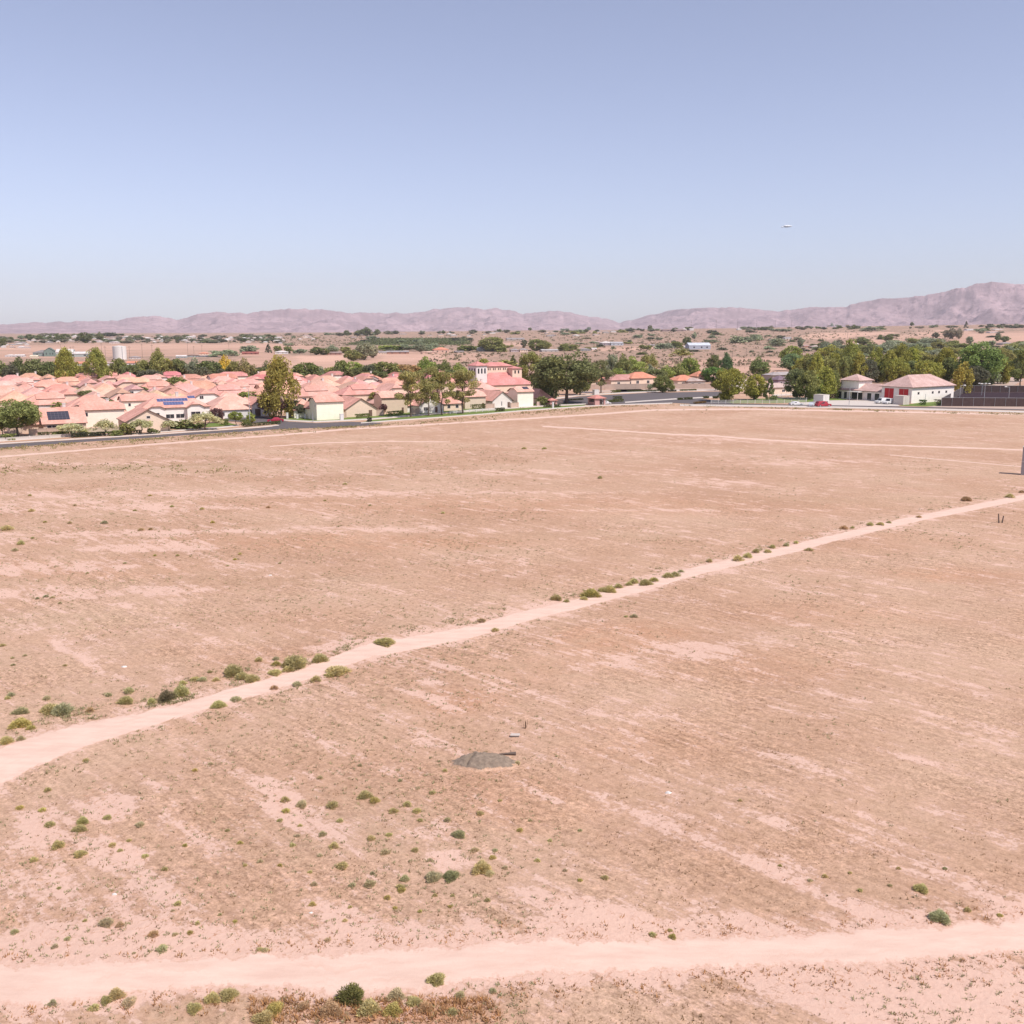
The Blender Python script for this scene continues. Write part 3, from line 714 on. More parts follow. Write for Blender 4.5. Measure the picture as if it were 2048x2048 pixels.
# px, base, top, width, kind, colour, where   (rows and columns of the photograph, distances follow from the ground)
TREES = [
 (168, 873, 857, 30, 'mound', OL, 'by the low beige garden wall'), (256, 869, 845, 30, 'low', OL, 'at the corner of the wide beige gable'), (234, 871, 856, 24, 'mound', MD, 'below the tall cream wall'), (306, 867, 853, 24, 'mound', DK, 'below the wide beige gable'), (372, 858, 838, 32, 'low', MD, 'in front of the white walls left of the bay window'),
 (348, 857, 841, 26, 'low', DK, 'in front of the blue panelled house'), (434, 846, 814, 26, 'low', PU, 'left of the white garage door'), (395, 858, 846, 22, 'mound', MD, 'by the lawn of the blue panelled house'), (18, 880, 862, 30, 'mound', MD, 'under the big tree at the left edge'), (120, 873, 858, 26, 'mound', OL, 'by the tan garden wall'),
 # along the road and between the front houses
 (35, 874, 797, 84, 'broad', MD, 'at the left edge beside the road'), (62, 866, 806, 40, 'broad', OL, 'in front of the covered patio'), (5, 872, 822, 34, 'broad', OL, 'leaning in from the left edge'),
 (143, 873, 843, 50, 'airy', OA, 'in front of the house with the black solar panel'), (211, 871, 836, 46, 'airy', OA, 'in front of the tall cream wall'),
 (284, 868, 834, 46, 'airy', OA, 'left of the low gable end'), (338, 862, 838, 32, 'airy', OA, 'right of the low gable end'), (411, 860, 821, 62, 'airy', OA, 'in front of the blue panelled house'),
 (472, 852, 823, 27, 'ball', GR, 'on the verge by the garage'), (503, 846, 824, 17, 'low', GR, 'beside the street lamp at the side street'), (249, 846, 816, 14, 'low', MD, 'squeezed between the cream wall and the salmon roof'),
 (172, 812, 779, 40, 'low', DK, 'behind the house with the cream wall'), (277, 797, 772, 42, 'low', DK, 'among the roofs'), (262, 812, 790, 34, 'low', MD, 'among the roofs'),
 (352, 784, 752, 50, 'low', MD, 'between the back rows of roofs'), (320, 784, 763, 26, 'low', OL, 'between the back rows of roofs'), (392, 786, 772, 44, 'low', OL, 'behind the solar panels'),
 (562, 836, 722, 78, 'tall', (.150, .130, .038), 'rising above the side street'), (548, 835, 788, 62, 'broad', PU, 'under the cottonwood'), (586, 834, 798, 40, 'broad', PT, 'under the cottonwood'), (600, 836, 806, 26, 'broad', PT, 'beside the grey house wall'),
 (703, 832, 812, 16, 'ball', PU, 'in front of the gable'), (766, 828, 808, 16, 'ball', PU, 'in front of the tall house'),
 (822, 834, 745, 60, 'pine', PN, 'by the pavement'), (857, 832, 735, 48, 'pine', PN, 'by the pavement'), (884, 830, 745, 52, 'pine', PN, 'by the pavement'), (926, 827, 742, 62, 'pine', PN, 'by the pavement'),
 (811, 762, 727, 72, 'low', BR, 'behind the pines'), (838, 760, 730, 44, 'low', OL, 'behind the pines'), (973, 790, 765, 14, 'low', OL, 'between the salmon roofs'),
 (1133, 807, 705, 122, 'broad', DK, 'behind the pink kiosk'), (1095, 800, 715, 66, 'low', DK, 'left of the huge dark tree'), (1060, 770, 700, 46, 'low', OL, 'right of the church'), (1160, 790, 722, 46, 'low', MD, 'right of the huge dark tree'),
 (1202, 786, 722, 42, 'pine', (.085, .085, .04), 'by the beige walls'), (1085, 811, 792, 24, 'low', MD, 'beside the small cream house'),
 (1325, 785, 750, 36, 'low', MD, 'between the two beige walls'), (1455, 803, 733, 66, 'low', YG, 'on the lawn by the white rail fence'), (1508, 800, 747, 44, 'low', YG, 'on the lawn by the white rail fence'),
 (1432, 781, 763, 21, 'ball', PU, 'beside the beige wall'), (1539, 801, 757, 26, 'cone', DK, 'on the lawn'), (1344, 781, 768, 12, 'low', MD, 'in front of the beige wall'), (1268, 778, 770, 14, 'low', MD, 'in front of the beige wall'), (1300, 779, 768, 14, 'low', GY, 'in front of the beige wall'),
 (1592, 797, 734, 44, 'low', DK, 'left of the fire station'), (1612, 799, 738, 50, 'low', MD, 'left of the fire station'), (1650, 797, 737, 46, 'tall', YG, 'close to the fire station'), (1632, 797, 748, 40, 'low', GR, 'close to the fire station'), (1668, 797, 745, 26, 'tall', MD, 'touching the fire station'),
 # the long belt of trees behind the estate
 (8, 768, 722, 44, 'low', DK, 'in the tree belt behind the estate'), (44, 767, 714, 40, 'low', DK, 'in the tree belt behind the estate'), (75, 768, 716, 52, 'low', (.085, .085, .04), 'in the tree belt behind the estate'), (102, 768, 721, 44, 'low', DK, 'in the tree belt behind the estate'),
 (24, 769, 725, 34, 'low', PT, 'in the tree belt behind the estate'), (135, 772, 702, 52, 'tall', YG, 'towering over the left roofs'), (195, 772, 702, 54, 'tall', (.112, .114, .034), 'towering over the left roofs'), (160, 770, 730, 26, 'low', PT, 'between the two tall cottonwoods'),
 (238, 766, 714, 32, 'low', MD, 'in front of the water tank'), (262, 768, 727, 40, 'low', DK, 'in the tree belt behind the estate'), (290, 766, 718, 38, 'low', OL, 'in the tree belt behind the estate'), (318, 766, 702, 36, 'tall', OL, 'in the tree belt behind the estate'),
 (330, 767, 714, 40, 'low', OL, 'in the tree belt behind the estate'), (357, 766, 716, 40, 'broad', DK, 'in the tree belt behind the estate'), (388, 766, 716, 34, 'low', GY, 'in the tree belt behind the estate'), (422, 767, 719, 52, 'low', DK, 'in the tree belt behind the estate'),
 (452, 766, 713, 30, 'tall', YE, 'in the tree belt behind the estate'), (468, 767, 720, 34, 'low', OL, 'in the tree belt behind the estate'), (492, 768, 717, 36, 'low', (.13, .11, .05), 'in the tree belt behind the estate'), (515, 765, 735, 34, 'low', PT, 'in the tree belt behind the estate'),
 (537, 766, 722, 26, 'low', DK, 'behind the golden cottonwood'), (403, 770, 732, 40, 'low', PT, 'in the tree belt behind the estate'), (300, 770, 738, 50, 'low', PT, 'in the tree belt behind the estate'),
 (612, 766, 723, 52, 'broad', (.075, .085, .03), 'right of the golden cottonwood'), (645, 764, 733, 30, 'low', GY, 'behind the middle roofs'), (664, 764, 732, 34, 'low', OL, 'behind the middle roofs'), (682, 764, 718, 34, 'low', MD, 'behind the middle roofs'),
 (706, 764, 722, 44, 'low', GR, 'behind the middle roofs'), (708, 767, 740, 26, 'low', OL, 'behind the middle roofs'), (739, 767, 727, 36, 'low', PT, 'behind the middle roofs'), (770, 766, 721, 60, 'low', MD, 'behind the middle roofs'), (752, 769, 740, 50, 'low', DK, 'behind the middle roofs'),
 (855, 760, 713, 40, 'low', GR, 'left of the church tower'), (887, 760, 719, 30, 'low', MD, 'left of the church tower'), (918, 762, 725, 34, 'low', GR, 'left of the church tower'), (938, 782, 748, 26, 'low', MD, 'at the foot of the church tower'),
 (969, 745, 716, 26, 'low', YG, 'behind the church tower'), (1008, 738, 719, 50, 'low', OL, 'behind the church roof'), (1026, 738, 712, 18, 'cone', DK, 'behind the church roof'),
 # the middle distance on the right
 (1174, 762, 720, 26, 'low', DK, 'beyond the beige walls'), (1222, 758, 707, 34, 'low', GY, 'beyond the beige walls'), (1246, 762, 708, 30, 'low', MD, 'beyond the beige walls'), (1232, 768, 735, 36, 'low', GR, 'beyond the beige walls'),
 (1268, 757, 713, 50, 'low', GR, 'beyond the beige walls'), (1252, 758, 722, 26, 'low', DK, 'beyond the beige walls'), (1298, 752, 703, 38, 'airy', OL, 'beyond the beige walls'), (1300, 756, 728, 18, 'low', GY, 'beyond the beige walls'),
 (1330, 764, 731, 36, 'low', GR, 'by the parked motorhome'), (1375, 760, 714, 46, 'low', GR, 'by the parked motorhome'), (1354, 762, 728, 38, 'low', MD, 'by the parked motorhome'), (1362, 722, 695, 40, 'airy', OL, 'on the brushy slope'),
 (1426, 742, 708, 30, 'low', DK, 'behind the beige wall on the right'), (1451, 748, 707, 28, 'tall', (.05, .075, .035), 'behind the beige wall on the right'), (1427, 764, 732, 44, 'low', (.06, .10, .03), 'behind the beige wall on the right'),
 (1518, 756, 714, 40, 'low', (.085, .10, .04), 'behind the yellow green pair'), (1582, 735, 690, 40, 'low', GR, 'left of the fire station tower'), (1580, 742, 706, 44, 'low', (.09, .12, .06), 'left of the fire station tower'), (1572, 780, 765, 20, 'low', GY, 'left of the fire station'),
 (1612, 764, 712, 34, 'tall', OL, 'behind the fire station'), (1632, 768, 709, 34, 'tall', YG, 'behind the fire station'), (1666, 764, 709, 40, 'tall', YG, 'behind the fire station'), (1697, 760, 683, 46, 'tall', (.125, .13, .038), 'behind the fire station'),
 (1716, 768, 708, 34, 'tall', YG, 'behind the fire station'), (1737, 768, 717, 36, 'low', PT, 'behind the fire station'), (1752, 764, 698, 44, 'tall', YG, 'behind the fire station'), (1778, 764, 706, 40, 'tall', (.13, .125, .034), 'behind the fire station'), (1797, 762, 692, 54, 'tall', YG, 'behind the fire station'),
 (1822, 762, 700, 40, 'tall', (.15, .16, .035), 'behind the fire station'), (1842, 762, 705, 38, 'low', OL, 'behind the fire station'), (1866, 762, 708, 36, 'low', OL, 'behind the fire station'), (1888, 764, 701, 54, 'tall', YG, 'behind the fire station'),
 (1925, 786, 727, 42, 'tall', OR, 'at the right end of the fire station'), (1958, 770, 682, 80, 'low', (.095, .12, .04), 'beyond the court fence'), (1942, 768, 706, 50, 'low', DK, 'beyond the court fence'), (1990, 760, 700, 44, 'low', MD, 'beyond the court fence'), (1950, 772, 730, 44, 'low', PT, 'beyond the court fence'),
 (2040, 782, 700, 46, 'pine', MD, 'at the right edge'), (2030, 718, 690, 36, 'low', MD, 'at the right edge'), (2008, 733, 697, 34, 'low', OL, 'beyond the court fence'), (1980, 770, 740, 34, 'low', GY, 'beyond the court fence'), (1874, 700, 676, 30, 'low', GY, 'in the far valley'),
]
FARTREES = [  # beyond 800 m, small in the picture
 (443, 714, 695, 44, 'mound', GY), (468, 712, 699, 20, 'mound', GY), (495, 705, 689, 38, 'mound', GY), (537, 706, 689, 13, 'cone', PT), (556, 706, 691, 18, 'low', MD), (577, 707, 692, 18, 'low', MD), (600, 708, 694, 26, 'mound', GY),
 (632, 710, 693, 26, 'low', DK), (648, 710, 696, 22, 'low', DK), (665, 708, 689, 24, 'low', GY), (690, 706, 693, 24, 'low', OL), (728, 720, 684, 44, 'low', (.12, .115, .08)), (706, 722, 699, 32, 'low', MD), (744, 716, 688, 24, 'low', (.12, .115, .08)),
 (786, 702, 686, 50, 'mound', GR), (770, 700, 688, 30, 'mound', GR), (842, 704, 682, 22, 'low', GY), (862, 702, 684, 40, 'mound', GY), (820, 702, 684, 40, 'mound', GY), (948, 702, 687, 36, 'mound', MD), (928, 702, 688, 30, 'mound', MD),
 (985, 703, 673, 50, 'low', MD), (1003, 704, 690, 26, 'mound', MD), (1048, 696, 679, 13, 'low', PT), (1072, 702, 677, 32, 'low', MD), (1088, 702, 680, 26, 'low', OL), (1128, 702, 684, 28, 'mound', MD), (1146, 702, 684, 26, 'mound', MD),
 (1290, 700, 686, 26, 'mound', MD), (1322, 698, 685, 26, 'mound', GY), (1335, 698, 682, 26, 'mound', GY), (1352, 696, 678, 26, 'mound', MD), (1374, 692, 673, 16, 'low', DK), (1388, 678, 664, 10, 'low', GY), (1420, 685, 677, 30, 'mound', GY),
 (1475, 686, 669, 34, 'mound', GY), (1492, 684, 672, 26, 'mound', GY), (1510, 681, 664, 28, 'mound', GY), (1552, 693, 673, 34, 'mound', GY), (1538, 700, 690, 22, 'mound', GY), (1584, 684, 678, 12, 'mound', DK), (1600, 696, 674, 12, 'low', GY),
 (1636, 702, 690, 30, 'mound', GY), (1652, 712, 683, 28, 'low', GY), (1672, 712, 682, 40, 'low', GY), (1727, 690, 674, 34, 'low', DK), (1745, 698, 684, 30, 'mound', DK), (1776, 684, 668, 20, 'low', DK), (1800, 694, 676, 44, 'mound', GY),
 (1830, 690, 672, 36, 'mound', MD), (1858, 692, 672, 36, 'mound', GY), (1871, 676, 664, 15, 'low', PT), (1840, 706, 684, 40, 'low', GY), (1900, 696, 676, 40, 'mound', MD), (1900, 678, 655, 26, 'low', (.13, .11, .08)), (1918, 678, 655, 14, 'low', (.13, .11, .08)),
 (1939, 690, 672, 15, 'low', GY), (1925, 704, 680, 50, 'mound', MD), (1905, 712, 688, 50, 'mound', OL), (1976, 694, 677, 26, 'mound', GY), (1996, 682, 670, 12, 'low', DK), (2010, 684, 673, 14, 'low', DK), (2040, 696, 677, 32, 'mound', MD), (1990, 712, 690, 40, 'mound', MD),
 (1862, 714, 692, 40, 'mound', GY), (1885, 718, 700, 40, 'mound', MD), (1932, 656, 643, 8, 'cone', PT), (1664, 652, 639, 8, 'low', GY), (1673, 652, 642, 8, 'low', GY), (1658, 654, 646, 12, 'low', BR), (1695, 652, 643, 9, 'low', BR), (1708, 658, 649, 12, 'low', DK),
 (1740, 662, 651, 36, 'mound', GY), (1760, 660, 651, 20, 'mound', DK), (1824, 652, 644, 8, 'low', DK), (1550, 663, 655, 26, 'mound', GY), (1570, 663, 656, 26, 'mound', GY), (732, 672, 654, 24, 'low', DK), (715, 672, 660, 16, 'low', DK), (755, 670, 658, 13, 'low', DK), (693, 671, 660, 12, 'low', DK),
 (170, 686, 664, 28, 'low', DK), (200, 682, 664, 15, 'low', DK), (60, 681, 668, 13, 'low', DK), (78, 681, 668, 14, 'low', DK), (100, 680, 669, 10, 'low', DK), (114, 678, 666, 11, 'low', DK), (130, 680, 667, 22, 'low', DK), (22, 684, 673, 10, 'low', DK), (5, 694, 675, 20, 'low', DK), (120, 682, 670, 18, 'low', DK),
 (1130, 660, 654, 18, 'mound', DK), (1178, 659, 651, 9, 'low', DK), (1060, 661, 655, 8, 'low', DK), (1300, 661, 650, 9, 'low', DK), (1277, 661, 656, 8, 'low', DK), (1262, 661, 656, 22, 'mound', DK), (1350, 661, 655, 12, 'low', DK),
]
def plant_trees():
    for px, b, t, w, k, c, where in TREES:
        cn = CN.get(id(c)) or {'tall': 'mottled green', 'broad': 'deep green', 'low': 'dull green', 'pine': 'rusty green'}[k]
        if where == 'rising above the side street': lab = 'great golden cottonwood rising above the side street'
        elif where == 'behind the pink kiosk': lab = 'huge dark green spreading tree behind the pink kiosk'
        else: lab = f'{cn} {KN[k]} {where}'.replace('on the lawn by the white', 'by the white')
        grp = {'by the pavement': 'pines in front of the houses', 'in the tree belt behind the estate': 'tree belt behind the estate', 'behind the middle roofs': 'tree belt behind the estate', 'behind the fire station': 'trees behind the fire station'}.get(where)
        tree(px, b, t, w, k, c, lab, grp)
    for px, b, t, w, k, c in FARTREES:
        cn = CN.get(id(c), 'greyish')
        zone = ('on the far left plain' if px < 760 else 'on the far middle slope') if px < 1300 else 'on the far right slope'
        if b < 690 and (px < 300 or t < 662): zone = 'against the foot of the mountains'
        tree(px, b, t, w, k, c, f'small {cn} tree {zone}', 'far trees beyond the estate', lod=1 if (b - t) > 17 else 2)
plant_trees()

# clumps of tiny trees along the foot of the mountains
def far_line():
    rs = random.Random(3)
    spec = [(0, 560, 670, 682, 110), (560, 1000, 660, 670, 34), (1000, 1600, 657, 662, 34), (1600, 2048, 650, 657, 34), (1940, 2048, 648, 656, 16)]
    for x0, x1, y0, y1, n in spec:
        for i in range(n):
            px = rs.uniform(x0, x1); b = rs.uniform(y0, y1)
            if px < 560: b = rs.uniform(672, 687)
            else:
                cy = np.interp(px, [c[0] for c in CREST], [c[1] for c in CREST]); b = cy + rs.uniform(1.5, 5)
            h = rs.uniform(3, 8); w = h * rs.uniform(1.2, 3.0)
            tree(px, b, b - h, w, rs.choice(['mound', 'low']), rs.choice([DK, GY, PT, (.11, .10, .07)]), 'tiny tree or bush in the line below the mountains', 'tiny trees below the mountains', share=True, lod=2, trunk=False, name='small_tree')
far_line()
def belt_fill():
    rs = random.Random(17)
    for i in range(50):
        px = rs.uniform(1620, 2060); b = rs.uniform(700, 738)
        tree(px, b, b - rs.uniform(16, 28), rs.uniform(26, 50), rs.choice(['low', 'mound']), rs.choice([MD, OL, GY, DK, YG]), 'dull green tree of the wide wooded strip beyond the fire station', 'wooded strip beyond the fire station', share=True, lod=1)
    for i in range(40):
        px = rs.uniform(560, 1300); cy = np.interp(px, [c[0] for c in CREST], [c[1] for c in CREST]); b = cy + rs.uniform(3, 40)
        tree(px, b, b - rs.uniform(4, 9), rs.uniform(8, 26), 'mound', rs.choice([DK, PT, GY, OL]), 'low bush clump on the far middle slope', 'bush clumps of the far middle slope', share=True, lod=2, trunk=False, name='small_bush')
    for i in range(80):
        px = rs.uniform(0, 1000); lim = np.interp(px, [0, 150, 300, 500, 700, 960], [838, 836, 824, 806, 806, 797]); b = rs.uniform(780, lim); s = .5 + (b - 770) / 90
        if abs(px - 562) < 45: continue
        tree(px, b, b - rs.uniform(14, 28) * s, rs.uniform(14, 36) * s, rs.choice(['low', 'low', 'mound']), rs.choice([DK, MD, OL, GR]), 'small green garden tree between the salmon roofs', 'garden trees between the roofs', share=True)
    for i in range(60):
        px = rs.uniform(-10, 560); b = rs.uniform(673, 687)
        tree(px, b, b - rs.uniform(4, 9), rs.uniform(10, 34), rs.choice(['mound', 'low']), rs.choice([DK, PT, GY, (.10, .095, .07)]), 'tiny wide tree clump in the far left suburb', 'tree clumps of the far left suburb', share=True, lod=2, trunk=False, name='small_tree')
    for i in range(60):
        px = rs.uniform(1250, 2048); cy = np.interp(px, [c[0] for c in CREST], [c[1] for c in CREST]); b = cy + rs.uniform(3, 50)
        tree(px, b, b - rs.uniform(4, 9), rs.uniform(8, 26), 'mound', rs.choice([DK, PT, GY, (.11, .10, .07)]), 'low bush clump on the far right slope', 'bush clumps of the far right slope', share=True, lod=2, trunk=False, name='small_bush')
    for x0, x1, n, t0 in ((-10, 545, 34, 728), (590, 905, 20, 734), (1170, 1320, 5, 735), (1590, 1900, 15, 712), (1930, 2040, 6, 712)):
        for i in range(n):
            px = x0 + (x1 - x0) * (i + rs.random()) / n; b = rs.uniform(763, 768); t = rs.uniform(t0 - 4, t0 + 12)
            tree(px, b, t, rs.uniform(30, 50), 'low', rs.choice([DK, PT, OL, DK, (.08, .075, .035)] if px < 1500 else [YG, OL, MD, DK]), 'dull dark tree filling the tree belt behind the buildings', 'dull filler trees of the belt', share=True)
belt_fill()

# ------------------------------------------------------------------ brush on the far slopes: nobody could count it
def brush():
    rs = np.random.RandomState(5); P = []; S = []
    areas = [((840, 1560), (662, 762), 3600), ((1100, 1900), (656, 690), 1800), ((560, 760), (668, 692), 900), ((200, 560), (726, 760), 160), ((1600, 2100), (700, 740), 700), ((0, 560), (671, 687), 900), ((1500, 1700), (670, 720), 500)]
    for (x0, x1), (y0, y1), n in areas:
        for i in range(n):
            px, py = rs.uniform(x0, x1), y0 + (y1 - y0) * rs.uniform(0, 1)
            cy = np.interp(px, [c[0] for c in CREST], [c[1] for c in CREST])
            if py < cy + 1.5: continue
            # strike the ground directly, refine once
            d = FWD + (px - 1024) / F * Vector((1, 0, 0)) + (1024 - py) / F * UP
            if d.z >= -1e-4: continue
            t = -CAMH / d.z
            if t > 1250: 
                g_ = G(px, py)
            else: g_ = Vector((d.x * t, d.y * t, 0))
            nzz = mn.noise(Vector((g_.x * .012, g_.y * .006, 0)))
            if nzz < rs.uniform(-.35, .1): continue
            P.append(g_); S.append(rs.uniform(.25, 1.0) ** 1.6 * 2.1 * (1 + g_.y / 3500))
    C_ = []; Z = []
    for p, s in zip(P, S):
        for k in range(7):
            v = rs.normal(size=3) * s * .55; C_.append([p.x + v[0], p.y + v[1], p.z + abs(v[2]) * .7]); Z.append(s * .95)
    me = quads_mesh('brush', np.array(C_), np.array(Z), 4, M['leaf'])
    o = bpy.data.objects.new('desert_brush', me); COL.objects.link(o); o.color = (.30, .25, .17, 1); kind(o, 'stuff'); tag(o, 'grey brown desert brush dotting the slopes beyond the town', 'brush', share=True)
brush()

# ------------------------------------------------------------------ shrubs of the near field
def shrub_mesh(seed, n, leaf, spiky):
    rs = np.random.RandomState(seed); v = []; f = []
    for i in range(n):
        t = rs.uniform(0, 2 * math.pi); el = math.asin(rs.uniform(.02, 1) ** .8); r = .5 * rs.uniform(.55, 1.0)
        lump = 1 + .22 * math.sin(t * 3 + seed) + .12 * math.sin(t * 5 + 2 * seed)
        d = np.array([math.cos(t) * math.cos(el) * lump, math.sin(t) * math.cos(el) * lump, math.sin(el) * (1.0 + .25 * rs.uniform(-1, 1)) * 2])
        p = d * r; p[2] = max(.01, p[2]) 
        dirn = d / np.linalg.norm(d) + rs.normal(size=3) * .35; dirn[2] += .3; dirn /= np.linalg.norm(dirn)
        s = np.cross(dirn, rs.normal(size=3)); s /= np.linalg.norm(s)
        ln = leaf * rs.uniform(.7, 1.6) * spiky; wd = leaf * rs.uniform(.2, .4)
        k = len(v); v += [tuple(p - s * wd), tuple(p + s * wd), tuple(p + dirn * ln)]; f.append((k, k + 1, k + 2))
    me = bpy.data.meshes.new('shrub'); me.from_pydata(v, [], f); me.materials.append(M['leaf']); me.update(); return me
SH = [shrub_mesh(s, 3000, .075, 1.6) for s in range(3)] + [shrub_mesh(s + 9, 800, .11, 1.7) for s in range(3)]
SG = (.60, .52, .26); SGY = (.62, .52, .33); SBL = (.54, .49, .29); SBR = (.58, .41, .24); SYG = (.58, .49, .19)
def shrub(px, py, w, hf, c, label, group, share=False, big=None):
    p = G(px, py); k = mpp(p); big = (w >= 24) if big is None else big
    me = SH[rnd.randrange(3) + (0 if big else 3)]
    o = bpy.data.objects.new('desert_shrub', me); COL.objects.link(o); o.location = p
    W = w * k * 1.0; o.scale = (W, W * rnd.uniform(.8, 1.0), W * (.14 + hf * .42)); o.rotation_euler = (0, 0, rnd.uniform(0, 6.28)); vb = rnd.uniform(.88, 1.12); o.color = tuple(a * vb * rnd.uniform(.96, 1.04) for a in c) + (1,)
    tag(o, label, 'shrub', group, share)
